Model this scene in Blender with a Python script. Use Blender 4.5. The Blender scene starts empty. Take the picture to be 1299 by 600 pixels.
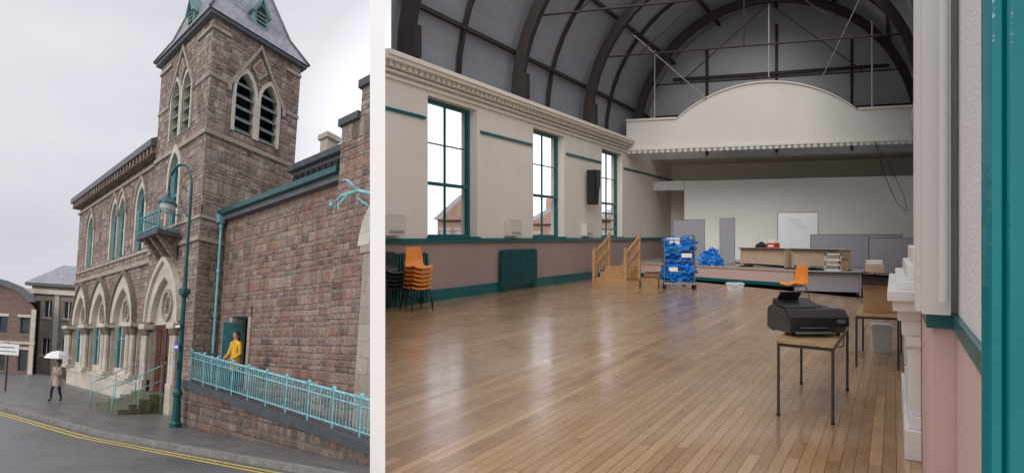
import bpy, bmesh, math, random
from mathutils import Vector, Matrix
from mathutils import noise as mnoise
from mathutils.geometry import tessellate_polygon
random.seed(7)
V=Vector
scene=bpy.context.scene
scene.view_settings.view_transform='Standard'
scene.view_settings.look='None'
scene.view_settings.exposure=0
# ---------------------------------------------------------------- materials
def newmat(name):
    m=bpy.data.materials.new(name); m.use_nodes=True
    nt=m.node_tree; b=nt.nodes['Principled BSDF']
    return m,nt,b
def c4(c): return (c[0],c[1],c[2],1)
def mixc(nt,fac,a,b,mode='MIX'):
    n=nt.nodes.new('ShaderNodeMix'); n.data_type='RGBA'; n.blend_type=mode
    for sock,v in ((n.inputs[0],fac),(n.inputs[6],a),(n.inputs[7],b)):
        if isinstance(v,(float,int)): sock.default_value=v
        elif isinstance(v,tuple): sock.default_value=c4(v)
        else: nt.links.new(v,sock)
    return n.outputs[2]
def ramp(nt,inp,p):
    r=nt.nodes.new('ShaderNodeValToRGB'); nt.links.new(inp,r.inputs[0])
    e=r.color_ramp.elements
    e[0].position=p[0][0]; e[0].color=c4(p[0][1]); e[1].position=p[-1][0]; e[1].color=c4(p[-1][1])
    for q in p[1:-1]:
        x=e.new(q[0]); x.color=c4(q[1])
    return r.outputs[0]
def uvn(nt,sc=(1,1,1),rot=0):
    tc=nt.nodes.new('ShaderNodeTexCoord'); mp=nt.nodes.new('ShaderNodeMapping')
    nt.links.new(tc.outputs['UV'],mp.inputs[0]); mp.inputs['Scale'].default_value=sc
    mp.inputs['Rotation'].default_value=(0,0,rot)
    return mp.outputs[0]
def noise(nt,vec,scale,detail=4,rough=.6):
    n=nt.nodes.new('ShaderNodeTexNoise'); n.inputs['Scale'].default_value=scale
    n.inputs['Detail'].default_value=detail; n.inputs['Roughness'].default_value=rough
    if vec is not None: nt.links.new(vec,n.inputs['Vector'])
    return n.outputs[0]
def math_(nt,op,a,b=None,c=None):
    n=nt.nodes.new('ShaderNodeMath'); n.operation=op
    for i,v in enumerate((a,b,c)):
        if v is None: continue
        if isinstance(v,(int,float)): n.inputs[i].default_value=v
        else: nt.links.new(v,n.inputs[i])
    return n.outputs[0]
def bump(nt,b,h,st=.4,dist=.03):
    n=nt.nodes.new('ShaderNodeBump'); n.inputs['Strength'].default_value=st; n.inputs['Distance'].default_value=dist
    nt.links.new(h,n.inputs['Height']); nt.links.new(n.outputs[0],b.inputs['Normal'])
G3=lambda v:(v,v,v)
def plain(name,col,rough=.6,var=.15,metal=0,scale=3,bmp=0.0,bscale=60,coat=0):
    m,nt,b=newmat(name); uv=uvn(nt)
    f=noise(nt,uv,scale)
    lo=tuple(c*(1-var) for c in col); hi=tuple(min(1,c*(1+var)) for c in col)
    nt.links.new(ramp(nt,f,[(.3,lo),(.7,hi)]),b.inputs['Base Color'])
    b.inputs['Roughness'].default_value=rough; b.inputs['Metallic'].default_value=metal
    if coat: b.inputs['Coat Weight'].default_value=coat
    if bmp: bump(nt,b,noise(nt,uv,bscale,3),bmp,.01)
    return m
def rubble(name,cols,mortar,bw,bh,stain,ms=.09,bst=1.0,stamt=.6,thresh=.5):
    """random coursed rubble: every row has its own joint positions and widths, irregular blocks, pale weathering"""
    m,nt,b=newmat(name); uv=uvn(nt)
    nz=nt.nodes.new('ShaderNodeTexNoise'); nz.inputs['Scale'].default_value=3.5; nz.inputs['Detail'].default_value=4
    nt.links.new(uv,nz.inputs['Vector'])
    s=nt.nodes.new('ShaderNodeVectorMath'); s.operation='MULTIPLY_ADD'; nt.links.new(nz.outputs[1],s.inputs[0]); s.inputs[1].default_value=(.16,.085,0); nt.links.new(uv,s.inputs[2])
    sx=nt.nodes.new('ShaderNodeSeparateXYZ'); nt.links.new(s.outputs[0],sx.inputs[0])
    n1=nt.nodes.new('ShaderNodeTexNoise'); n1.noise_dimensions='1D'; n1.inputs['Scale'].default_value=1.7; n1.inputs['Detail'].default_value=1
    nt.links.new(sx.outputs[1],n1.inputs['W'])
    yy=math_(nt,'ADD',math_(nt,'DIVIDE',sx.outputs[1],bh),math_(nt,'MULTIPLY',n1.outputs[0],2.6))
    row=math_(nt,'FLOOR',yy); fy=math_(nt,'FRACT',yy)
    wn=nt.nodes.new('ShaderNodeTexWhiteNoise'); wn.noise_dimensions='1D'; nt.links.new(row,wn.inputs['W'])
    wf=math_(nt,'MULTIPLY_ADD',wn.outputs[0],.9,.55)
    x0=math_(nt,'ADD',math_(nt,'DIVIDE',math_(nt,'DIVIDE',sx.outputs[0],bw),wf),math_(nt,'MULTIPLY',wn.outputs[0],37.0))
    cmb=nt.nodes.new('ShaderNodeCombineXYZ'); nt.links.new(x0,cmb.inputs[0]); nt.links.new(math_(nt,'MULTIPLY',row,7.13),cmb.inputs[1])
    n2=nt.nodes.new('ShaderNodeTexNoise'); n2.inputs['Scale'].default_value=.8; n2.inputs['Detail'].default_value=0; nt.links.new(cmb.outputs[0],n2.inputs['Vector'])
    xx=math_(nt,'ADD',x0,math_(nt,'MULTIPLY',n2.outputs[0],1.3))
    col=math_(nt,'FLOOR',xx); fx=math_(nt,'FRACT',xx)
    c2=nt.nodes.new('ShaderNodeCombineXYZ'); nt.links.new(col,c2.inputs[0]); nt.links.new(row,c2.inputs[1])
    w2=nt.nodes.new('ShaderNodeTexWhiteNoise'); w2.noise_dimensions='2D'; nt.links.new(c2.outputs[0],w2.inputs['Vector'])
    ex=math_(nt,'MULTIPLY',math_(nt,'MINIMUM',fx,math_(nt,'SUBTRACT',1,fx)),bw/bh)
    ey=math_(nt,'MINIMUM',fy,math_(nt,'SUBTRACT',1,fy))
    e=math_(nt,'MINIMUM',ex,ey)
    fine=noise(nt,uv,11,6,.75)
    edge=math_(nt,'ADD',e,math_(nt,'MULTIPLY',math_(nt,'SUBTRACT',fine,.5),.16))
    n=len(cols)
    colr=ramp(nt,w2.outputs[0],[(i/(n-1),c) for i,c in enumerate(cols)])
    big=noise(nt,uv,.7,6,.7)
    colr=mixc(nt,ramp(nt,big,[(thresh-.04,G3(0)),(thresh+.2,G3(stamt))]),colr,stain)
    mid=noise(nt,uv,3.2,5,.7)
    colr=mixc(nt,ramp(nt,mid,[(.52,G3(0)),(.66,G3(.35))]),colr,stain)
    mk=ramp(nt,edge,[(ms*.5,G3(1)),(ms*1.5,G3(0))])
    colr=mixc(nt,math_(nt,'MULTIPLY',mk,.75),colr,mortar)
    colr=mixc(nt,.9,colr,ramp(nt,fine,[(.28,G3(.40)),(.72,G3(1.55))]),'MULTIPLY')
    drip=noise(nt,uvn(nt,(2.5,.25,1)),1.2,4,.6)
    colr=mixc(nt,.85,colr,ramp(nt,drip,[(.3,G3(.66)),(.6,G3(1.08))]),'MULTIPLY')
    nt.links.new(colr,b.inputs['Base Color']); b.inputs['Roughness'].default_value=.85
    hgt=math_(nt,'ADD',math_(nt,'MINIMUM',edge,.24),math_(nt,'MULTIPLY_ADD',fine,.30,math_(nt,'MULTIPLY',w2.outputs[0],.14)))
    bump(nt,b,hgt,bst,.16)
    return m
def stone(name,cols,mortar,bw,bh,rough=.9,ms=.012,distort=.03,stain=(.45,.40,.37),bst=.9):
    m,nt,b=newmat(name); uv=uvn(nt)
    nz=nt.nodes.new('ShaderNodeTexNoise'); nz.inputs['Scale'].default_value=2.3; nz.inputs['Detail'].default_value=3
    nt.links.new(uv,nz.inputs['Vector'])
    s=nt.nodes.new('ShaderNodeVectorMath'); s.operation='SUBTRACT'; nt.links.new(nz.outputs[1],s.inputs[0]); s.inputs[1].default_value=(.5,.5,.5)
    sc=nt.nodes.new('ShaderNodeVectorMath'); sc.operation='SCALE'; nt.links.new(s.outputs[0],sc.inputs[0]); sc.inputs['Scale'].default_value=distort*2
    ad=nt.nodes.new('ShaderNodeVectorMath'); ad.operation='ADD'; nt.links.new(uv,ad.inputs[0]); nt.links.new(sc.outputs[0],ad.inputs[1])
    b1=nt.nodes.new('ShaderNodeTexBrick'); nt.links.new(ad.outputs[0],b1.inputs['Vector'])
    b1.inputs['Scale'].default_value=1; b1.inputs['Brick Width'].default_value=bw; b1.inputs['Row Height'].default_value=bh
    b1.inputs['Mortar Size'].default_value=ms; b1.inputs['Mortar Smooth'].default_value=.3
    b1.inputs['Color1'].default_value=(0,0,0,1); b1.inputs['Color2'].default_value=(1,1,1,1); b1.inputs['Mortar'].default_value=(.5,.5,.5,1)
    colr=ramp(nt,b1.outputs[0],[(0,cols[0]),(.35,cols[1]),(.65,cols[2]),(1,cols[3])])
    colr=mixc(nt,b1.outputs['Fac'],colr,mortar)
    big=noise(nt,uv,.9,6,.7)
    colr=mixc(nt,ramp(nt,big,[(.5,G3(0)),(.72,G3(.55))]),colr,stain)
    fine=noise(nt,uv,14,5,.7)
    colr=mixc(nt,.6,colr,ramp(nt,fine,[(.25,G3(.55)),(.75,G3(1.4))]),'MULTIPLY')
    nt.links.new(colr,b.inputs['Base Color']); b.inputs['Roughness'].default_value=rough
    bump(nt,b,math_(nt,'MULTIPLY_ADD',b1.outputs['Fac'],-1.2,fine),bst,.05)
    return m
M={}
M['tower']=rubble('tower_stone',[(.15,.095,.075),(.33,.235,.185),(.24,.16,.125),(.45,.365,.305),(.35,.24,.19),(.19,.14,.12),(.39,.315,.27)],(.31,.27,.235),.36,.19,(.51,.45,.39),stamt=.45)
M['brick']=rubble('wing_stone',[(.16,.09,.065),(.34,.18,.125),(.25,.145,.105),(.40,.275,.21),(.30,.20,.155),(.14,.09,.075),(.36,.25,.20),(.30,.13,.085)],(.34,.30,.26),.42,.20,(.47,.41,.35),stamt=.5,thresh=.50)
M['retain']=rubble('retaining_stone',[(.12,.08,.07),(.27,.14,.10),(.18,.14,.12),(.31,.22,.18),(.13,.10,.09)],(.20,.18,.16),.4,.2,(.16,.17,.11),stamt=.4)
M['cream']=stone('cream_stone',[(.56,.51,.43),(.63,.58,.50),(.60,.55,.47),(.50,.45,.39)],(.42,.38,.33),.9,.45,ms=.006,distort=.0,stain=(.36,.32,.27),bst=.4)
M['band']=stone('weathered_band_stone',[(.40,.34,.28),(.46,.40,.34),(.36,.30,.25),(.42,.36,.31)],(.25,.22,.2),.6,.4,ms=.008,distort=.0,stain=(.24,.20,.18),bst=.6)
M['slate']=stone('slate',[(.20,.21,.24),(.25,.26,.29),(.30,.31,.34),(.22,.23,.25)],(.10,.10,.12),.3,.22,rough=.5,ms=.012,distort=.01,stain=(.36,.36,.37),bst=.5)
M['bgstone']=stone('far_stone',[(.25,.21,.18),(.33,.28,.24),(.36,.31,.27),(.28,.24,.20)],(.3,.27,.25),.5,.25,stain=(.35,.32,.3))
M['bgbrick']=stone('far_brick',[(.20,.13,.11),(.26,.17,.14),(.24,.15,.13),(.18,.12,.11)],(.25,.2,.18),.3,.12,stain=(.25,.2,.18))
M['winbrick']=stone('hazed_outside_brick',[(.54,.31,.24),(.60,.36,.28),(.57,.34,.27),(.50,.29,.23)],(.5,.42,.4),.3,.12,stain=(.55,.44,.39))  # paled: the haze beyond the hall windows is put into the colour
M['winslate']=plain('hazed_outside_slate',(.46,.47,.50),.6,.12)  # slate lightened too, haze painted into its tone
M['teal']=plain('teal_paint',(.10,.33,.37),.45,.25)
M['tealL']=plain('pale_teal_railing',(.20,.46,.52),.45,.35,scale=5)
M['green']=plain('dark_green_iron',(.012,.085,.09),.35,.25)
M['tealw']=plain('interior_teal_gloss',(.006,.13,.135),.3,.18)
M['radi']=plain('radiator_green',(.008,.085,.09),.4,.2)
M['tealdoor']=plain('teal_door_gloss',(.0,.155,.17),.12,.12,scale=2,bmp=.2,bscale=18)
M['door']=plain('door_oak',(.13,.05,.035),.5,.35,scale=6)
M['dark']=plain('dark_void',(.012,.013,.015),.6,.2)
M['lead']=plain('lead_grey',(.12,.13,.14),.5,.2)
M['coping']=plain('coping_grey',(.07,.08,.09),.6,.25,bmp=.3)
M['carve']=plain('carved_capital',(.20,.17,.13),.85,.5,scale=9,bmp=.9,bscale=16)
M['copper']=plain('verdigris',(.17,.30,.28),.7,.3)
M['louvre']=plain('louvre',(.19,.22,.22),.7,.35)
M['glass']=plain('window_glass',(.03,.045,.055),.06,.4,scale=.7)
M['paintw']=plain('white_paint',(.86,.86,.85),.55,.03,scale=1)
M['partition']=plain('partition_white',(.93,.93,.93),.7,.01,scale=1)
M['sign']=plain('sign_white',(.8,.8,.8),.5,.05); M['blue']=plain('sign_blue',(.02,.08,.45),.4,.1)
M['skin']=plain('skin',(.5,.3,.22),.6,.08); M['hair']=plain('hair',(.02,.014,.01),.6,.3,scale=30)
M['yellow']=plain('yellow_coat',(.66,.37,.03),.6,.3,scale=8); M['navy']=plain('navy_cloth',(.02,.025,.04),.8,.2,scale=8)
M['beige']=plain('beige_coat',(.40,.33,.27),.8,.3,scale=8); M['brella']=plain('umbrella_cloth',(.72,.74,.76),.4,.05)
M['black']=plain('black_plastic',(.014,.014,.016),.35,.2); M['charcoal']=plain('charcoal_plastic',(.05,.053,.06),.4,.1)
M['steel']=plain('steel',(.35,.35,.36),.35,.1,metal=.8); M['legs']=plain('dark_steel_leg',(.05,.055,.055),.45,.2,metal=.3)
M['orange']=plain('orange_plastic',(.82,.29,.04),.4,.1); M['cardboard']=plain('cardboard',(.40,.25,.13),.8,.15,scale=5)
M['bluebag']=plain('blue_bag',(.015,.20,.62),.35,.4,scale=9,bmp=.6,bscale=12)
M['desk']=plain('beech_desk',(.56,.43,.31),.5,.1); M['desktop']=plain('desk_top_grey',(.36,.35,.34),.4,.1)
M['screen']=plain('grey_screen_fabric',(.33,.33,.37),.9,.1,scale=20); M['board']=plain('whiteboard',(.84,.88,.89),.15,.03)
M['pine']=plain('pine',(.50,.29,.13),.5,.2,scale=8); M['red']=plain('red_plastic',(.5,.05,.03),.5,.1)
M['tub']=plain('tub_plastic',(.55,.59,.62),.3,.15); M['tabletop']=plain('table_top',(.42,.28,.14),.45,.3,scale=7)
M['rail_w']=plain('cream_box',(.68,.655,.59),.5,.06)
M['yl']=plain('yellow_line',(.60,.45,.08),.7,.5,scale=10)
M['kerb']=plain('kerb_stone',(.22,.21,.2),.7,.3,bmp=.3)
M['moss']=plain('mossy_step',(.12,.12,.07),.85,.5,scale=4,bmp=.5,bscale=20)
M['timber']=plain('dark_timber',(.026,.016,.015),.7,.3,scale=6)
M['conduit']=plain('pale_conduit',(.5,.48,.47),.5,.1)
def plaster(name,col,var,grime,b_st,b_sc,rough=.75):
    m,nt,b=newmat(name); uv=uvn(nt)
    f=noise(nt,uv,.7,6,.65)
    c=ramp(nt,f,[(.3,tuple(x*(1-var) for x in col)),(.7,col)])
    g=noise(nt,uvn(nt,(6,.5,1)),1.5,5,.7)
    c=mixc(nt,ramp(nt,g,[(.6,G3(0)),(.8,G3(.35))]),c,grime)
    nt.links.new(c,b.inputs['Base Color']); b.inputs['Roughness'].default_value=rough
    bump(nt,b,noise(nt,uv,b_sc,3),b_st,.01); return m
M['wall']=plaster('cream_plaster',(.86,.81,.715),.10,(.64,.57,.47),.15,9)
M['wallw']=plaster('stage_white',(.90,.885,.85),.06,(.76,.73,.68),.1,5)
M['pelm']=plaster('pelmet_paint',(.78,.755,.71),.07,(.64,.60,.54),.1,5)
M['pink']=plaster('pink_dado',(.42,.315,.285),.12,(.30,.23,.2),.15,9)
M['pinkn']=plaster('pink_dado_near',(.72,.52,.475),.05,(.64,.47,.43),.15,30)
M['chip']=plaster('woodchip_plaster',(.82,.82,.79),.04,(.7,.7,.66),1.0,55)
M['roofp']=plaster('roof_boarding',(.30,.315,.345),.25,(.20,.20,.23),.1,6)
M['gablep']=plaster('gable_boarding',(.42,.43,.45),.15,(.3,.3,.32),.1,6)
M['marble']=plaster('mantel_paint',(.82,.80,.75),.06,(.5,.45,.38),.3,20,.4)
def floormat():
    m,nt,b=newmat('strip_wood_floor'); uv=uvn(nt,rot=math.pi/2)
    br=nt.nodes.new('ShaderNodeTexBrick'); nt.links.new(uv,br.inputs['Vector'])
    for k,v in (('Scale',1),('Brick Width',2.1),('Row Height',.082),('Mortar Size',.003),('Mortar Smooth',.2)): br.inputs[k].default_value=v
    br.inputs['Color1'].default_value=(0,0,0,1); br.inputs['Color2'].default_value=(1,1,1,1); br.inputs['Mortar'].default_value=(.4,.4,.4,1)
    br.offset=.37; br.offset_frequency=3
    c=ramp(nt,br.outputs[0],[(0,(.29,.145,.055)),(.35,(.38,.205,.083)),(.7,(.44,.25,.11)),(1,(.55,.34,.165))])
    gr=noise(nt,uvn(nt,(30,1.2,1)),2.0,6,.7)
    c=mixc(nt,.8,c,ramp(nt,gr,[(.25,G3(.65)),(.75,G3(1.25))]),'MULTIPLY')
    wear=noise(nt,uvn(nt),.7,6,.7)
    c=mixc(nt,ramp(nt,wear,[(.40,G3(0)),(.66,G3(.6))]),c,(.50,.36,.21))
    scr=noise(nt,uvn(nt,(1,4,1)),9,6,.8)
    c=mixc(nt,ramp(nt,scr,[(.60,G3(0)),(.75,G3(.6))]),c,(.20,.11,.055))
    c=mixc(nt,br.outputs['Fac'],c,(.09,.045,.025))
    nt.links.new(c,b.inputs['Base Color'])
    r=ramp(nt,noise(nt,uvn(nt),2.5,6,.7),[(.3,G3(.22)),(.7,G3(.40))])
    nt.links.new(r,b.inputs['Roughness']); b.inputs['Coat Weight'].default_value=.9
    nt.links.new(ramp(nt,noise(nt,uvn(nt),1.3,6,.7),[(.3,G3(.12)),(.7,G3(.30))]),b.inputs['Coat Roughness'])
    bump(nt,b,math_(nt,'MULTIPLY_ADD',br.outputs['Fac'],-.6,gr),.15,.01); return m
M['floor']=floormat()
def asphalt():
    m,nt,b=newmat('wet_asphalt'); uv=uvn(nt)
    f=noise(nt,uv,.35,6,.7); g=noise(nt,uv,60,3)
    c=ramp(nt,f,[(.3,(.085,.088,.09)),(.7,(.15,.152,.155))])
    c=mixc(nt,.6,c,ramp(nt,g,[(.3,G3(.6)),(.7,G3(1.4))]),'MULTIPLY')
    nt.links.new(c,b.inputs['Base Color'])
    nt.links.new(ramp(nt,f,[(.35,G3(.25)),(.65,G3(.5))]),b.inputs['Roughness'])
    bump(nt,b,g,.4,.01); return m
M['asphalt']=asphalt()
M['pave']=stone('pavement_slabs',[(.11,.11,.11),(.15,.145,.14),(.17,.165,.16),(.13,.125,.12)],(.06,.06,.055),.9,.6,rough=.38,ms=.012,distort=0,stain=(.09,.09,.09),bst=.15)
M['ground']=plain('ground_earth',(.10,.11,.08),.9,.3,scale=.2)
# ---------------------------------------------------------------- geometry kit
class Fr:
    def __init__(s,o,a,b,c): s.o=V(o); s.a=V(a); s.b=V(b); s.c=V(c)
    def __call__(s,p): return s.o+s.a*p[0]+s.b*p[1]+s.c*p[2]
    def at(s,p): return Fr(s(p),s.a,s.b,s.c)
    def yaw(s,deg):
        k=math.radians(deg); return Fr(s.o,s.a*math.cos(k)+s.b*math.sin(k),s.b*math.cos(k)-s.a*math.sin(k),s.c)
W=Fr((0,0,0),(1,0,0),(0,1,0),(0,0,1))
L=Fr((-11.33,22,-6.325),(.6965,-.7089,.1108),(.460,.8598,-.2214),(.067,0,1))   # street, town hall exterior
H=Fr((-2.68,13.3,0),(.9597,-.2809,0),(.5176,.8556,0),(0,0,1))                   # assembly hall (w,r,z)
Q=Fr((.055,-.033,0),(.8556,-.5176,0),(.5176,.8556,0),(0,0,1))                   # right-hand wall of the hall
def empty(name,loc):
    o=bpy.data.objects.new(name,None); o.location=loc; scene.collection.objects.link(o); return o
class B:
    def __init__(s,f): s.f=f; s.v=[]; s.fc=[]; s.mi=[]; s.m=[]; s.sm=[]
    def mat(s,k):
        if k not in s.m: s.m.append(k)
        return s.m.index(k)
    def add(s,vs,fs,k,smooth=False):
        n=len(s.v); s.v+= [V(p) for p in vs]; i=s.mat(k)
        for f in fs: s.fc.append([n+j for j in f]); s.mi.append(i); s.sm.append(smooth)
    def box(s,x0,x1,y0,y1,z0,z1,k):
        vs=[(x,y,z) for z in (z0,z1) for y in (y0,y1) for x in (x0,x1)]
        s.add(vs,[(0,2,3,1),(4,5,7,6),(0,1,5,4),(2,6,7,3),(0,4,6,2),(1,3,7,5)],k)
    def hexa(s,bot,top,k):
        n=len(bot); s.add(list(bot)+list(top),[tuple(range(n))[::-1],tuple(range(n,2*n))]+[(i,(i+1)%n,n+(i+1)%n,n+i) for i in range(n)],k)
    def poly(s,pts,k): s.add(pts,[tuple(range(len(pts)))],k)
    def prism(s,prof,fn,d0,d1,k):
        s.hexa([fn(u,v,d0) for u,v in prof],[fn(u,v,d1) for u,v in prof],k)
    def cyl(s,p0,p1,r0,r1,k,n=10,smooth=True):
        p0=V(p0);p1=V(p1); d=(p1-p0).normalized(); x=d.orthogonal().normalized(); y=d.cross(x)
        a=[];b=[]
        for i in range(n):
            t=2*math.pi*i/n; o=x*math.cos(t)+y*math.sin(t); a.append(p0+o*r0); b.append(p1+o*r1)
        s.add(a+b,[(i,(i+1)%n,n+(i+1)%n,n+i) for i in range(n)],k,smooth)
        s.add(a,[tuple(range(n))[::-1]],k); s.add(b,[tuple(range(n))],k)
    def tube(s,path,r,k,n=8):
        path=[V(p) for p in path]; rings=[]
        for i,p in enumerate(path):
            d=(path[min(i+1,len(path)-1)]-path[max(i-1,0)]).normalized()
            ref=V((0,0,1)) if abs(d.z)<.95 else V((1,0,0))
            x=d.cross(ref).normalized(); y=d.cross(x)
            rr=r[i] if isinstance(r,(list,tuple)) else r
            rings.append([p+(x*math.cos(2*math.pi*j/n)+y*math.sin(2*math.pi*j/n))*rr for j in range(n)])
        vs=[q for g in rings for q in g]; fs=[]
        for i in range(len(rings)-1):
            for j in range(n): fs.append((i*n+j,i*n+(j+1)%n,(i+1)*n+(j+1)%n,(i+1)*n+j))
        fs.append(tuple(range(n))); fs.append(tuple(range(len(vs)-n,len(vs))))
        s.add(vs,fs,k,True)
    def sph(s,c,r,k,sc=(1,1,1),n=12,m=8,lump=0,flat=None):
        c=V(c); vs=[];fs=[]
        for i in range(m+1):
            ph=math.pi*i/m
            for j in range(n):
                t=2*math.pi*j/n; d=V((math.sin(ph)*math.cos(t),math.sin(ph)*math.sin(t),math.cos(ph)))
                q=1+(lump*(mnoise.noise(d*2.3+c*3)+.6*abs(mnoise.noise(d*6+c*5))) if lump else 0)
                p=c+V((d.x*sc[0],d.y*sc[1],d.z*sc[2]))*r*q
                if flat is not None: p.z=max(p.z,flat)
                vs.append(p)
        for i in range(m):
            for j in range(n): fs.append((i*n+j,i*n+(j+1)%n,(i+1)*n+(j+1)%n,(i+1)*n+j))
        s.add(vs,fs,k,not lump)
    def lathe(s,c,prof,k,n=14):
        for (r0,z0),(r1,z1) in zip(prof,prof[1:]):
            c=V(c); a=[];b=[]
            for i in range(n):
                t=2*math.pi*i/n; a.append(c+V((r0*math.cos(t),r0*math.sin(t),z0))); b.append(c+V((r1*math.cos(t),r1*math.sin(t),z1)))
            s.add(a+b,[(i,(i+1)%n,n+(i+1)%n,n+i) for i in range(n)],k,True)
    def wall(s,outer,holes,fn,depth,k,kr=None):
        loops=[[V((u,v,0)) for u,v in outer]]+[[V((u,v,0)) for u,v in h] for h in holes]
        tris=tessellate_polygon(loops); flat=[p for l in loops for p in l]
        s.add([fn(p.x,p.y,0) for p in flat],[tuple(t) for t in tris],k)
        for h in holes:
            n=len(h); s.add([fn(u,v,0) for u,v in h]+[fn(u,v,depth) for u,v in h],[(i,(i+1)%n,n+(i+1)%n,n+i) for i in range(n)],kr or k)
    def ring(s,outer,inner,fn,d0,d1,k,closed=False):
        n=len(outer); r=range(n if closed else n-1)
        for i in r:
            j=(i+1)%n
            q=[outer[i],outer[j],inner[j],inner[i]]
            s.hexa([fn(u,v,d0) for u,v in q],[fn(u,v,d1) for u,v in q],k)
    def done(s,name,parent=None,bevel=0):
        me=bpy.data.meshes.new(name); org=s.f.o if parent is None else parent.location
        if parent is None:
            ws=[s.f(p) for p in s.v]; org=V((sum(p.x for p in ws)/len(ws),sum(p.y for p in ws)/len(ws),min(p.z for p in ws)))
        me.from_pydata([s.f(p)-V(org) for p in s.v],[],s.fc)
        for k in s.m: me.materials.append(M[k])
        for p,i,sm in zip(me.polygons,s.mi,s.sm): p.material_index=i; p.use_smooth=sm
        uvl=me.uv_layers.new(name='UVMap')
        for pi,f in enumerate(s.fc):
            pts=[s.v[j] for j in f]; nn=V((0,0,0))
            for i in range(len(pts)):
                a=pts[i];b=pts[(i+1)%len(pts)]; nn+=V(((a.y-b.y)*(a.z+b.z),(a.z-b.z)*(a.x+b.x),(a.x-b.x)*(a.y+b.y)))
            ax=max(range(3),key=lambda i:abs(nn[i]))
            pl=me.polygons[pi]
            for li,j in zip(pl.loop_indices,f):
                p=s.v[j]
                uvl.data[li].uv=((p.y,p.z),(p.x,p.z),(p.x,p.y))[ax]
        me.validate()
        bm=bmesh.new(); bm.from_mesh(me); bmesh.ops.recalc_face_normals(bm,faces=bm.faces); bm.to_mesh(me); bm.free()
        o=bpy.data.objects.new(name,me); scene.collection.objects.link(o)
        if parent is None: o.location=org
        else: o.parent=parent
        if bevel:
            md=o.modifiers.new('bevel','BEVEL'); md.width=bevel; md.segments=2; md.limit_method='ANGLE'; md.angle_limit=.7
        return o
def arch(cx,hw,z0,zs,za,n=7):
    ph=math.radians(62); up=[]
    for i in range(n+1):
        u=i/n; up.append((-hw+hw*(1-math.cos(ph*u))/(1-math.cos(ph)), zs+(za-zs)*math.sin(ph*u)/math.sin(ph)))
    pts=[(cx-hw,z0)]+[(cx+x,z) for x,z in up]+[(cx-x,z) for x,z in up[-2::-1]]+[(cx+hw,z0)]
    return pts
def rect(u0,u1,v0,v1): return [(u0,v0),(u1,v0),(u1,v1),(u0,v1)]
# ================================================================= STREET SIDE
F0=lambda t0:(lambda u,v,d:(u,t0+d,v))
FR=lambda s0:(lambda u,v,d:(s0-d,u,v))
th=empty('victorian_town_hall',L((-8,0,0)))
t0=.25
b=B(L)
bays=[-19.7,-15.1,-10.4]
holes=[arch(c,1.55,1.0,3.5,5.1) for c in bays]
upw=[(-18.7,.62),(-13.35,.58),(-11.9,.58),(-8.6,.62)]
uph=[arch(c,w,6.7,8.75,9.55,5) for c,w in upw]
b.wall(rect(-22.2,-6,-.3,10.7),holes+uph,F0(t0),.45,'tower','cream')
b.box(-22.2,-6,t0+.6,t0+.8,-.3,10.7,'dark')
b.box(-22.2,-22.0,t0+.01,6,-.3,10.7,'tower')
b.done('facade_wall',th)
def roundel(b,c,z,R,fn,d):
    rr=[(c+R*math.cos(a*math.pi/8),z+R*math.sin(a*math.pi/8)) for a in range(16)]
    r2=[(c+R*.78*math.cos(a*math.pi/8),z+R*.78*math.sin(a*math.pi/8)) for a in range(16)]
    b.ring(rr,r2,fn,d-.1,d-.002,'band',True)
    for a in range(6):
        t=a*math.pi/3; u,v=c+R*.42*math.cos(t),z+R*.42*math.sin(t); q=[(u+R*.17*math.cos(k*math.pi/3),v+R*.17*math.sin(k*math.pi/3)) for k in range(6)]
        b.prism(q,fn,d-.06,d-.002,'carve')
    b.prism([(c+R*.2*math.cos(k*math.pi/4),z+R*.2*math.sin(k*math.pi/4)) for k in range(8)],fn,d-.08,d-.002,'carve')
b=B(L)
b.box(-22.3,-6,t0-.14,t0-.003,-.3,.8,'cream'); b.box(-22.35,-6,t0-.2,t0-.003,.8,.98,'cream')
b.box(-22.3,-6,t0-.12,t0-.003,5.95,6.12,'band'); b.box(-22.3,-6,t0-.08,t0-.003,6.5,6.64,'band')
b.box(-22.3,-6,t0-.1,t0-.003,10.1,10.22,'band')
for c in bays:
    b.ring(arch(c,2.1,3.4,3.5,5.75)[1:-1],arch(c,1.55,3.4,3.5,5.1)[1:-1],F0(t0),-.14,-.004,'cream')
    b.ring(arch(c,2.24,3.4,3.5,5.92)[1:-1],arch(c,2.1,3.4,3.5,5.75)[1:-1],F0(t0),-.24,-.004,'carve')
    b.prism(arch(c,1.54,3.35,3.5,5.08),F0(t0),.14,.4,'cream')
    roundel(b,c,4.05,.6,F0(t0),.14)
for s in (-22.0,-17.4,-12.75,-8.1):
    b.box(s-.6,s+.6,t0-.10,t0-.003,.985,3.3,'cream')
    for q in (-.38,.38):
        b.cyl((s+q,t0-.24,1.15),(s+q,t0-.24,3.0),.14,.13,'cream',10)
        b.cyl((s+q,t0-.24,2.9),(s+q,t0-.24,3.2),.14,.24,'carve',10)
    b.box(s-.72,s+.72,t0-.46,t0-.003,3.2,3.26,'carve'); b.box(s-.78,s+.78,t0-.5,t0-.003,3.262,3.43,'cream'); b.box(s-.68,s+.68,t0-.42,t0-.003,.99,1.15,'cream')
for c,w in upw:
    b.ring(arch(c,w+.24,6.7,8.75,9.9,5),arch(c,w,6.7,8.75,9.55,5),F0(t0),-.06,-.004,'cream')
    b.ring(arch(c,w+.34,8.6,8.75,10.05,5)[1:-1],arch(c,w+.24,8.6,8.75,9.9,5)[1:-1],F0(t0),-.14,-.004,'band')
b.done('facade_stone_dressings',th)
b=B(L)
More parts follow.
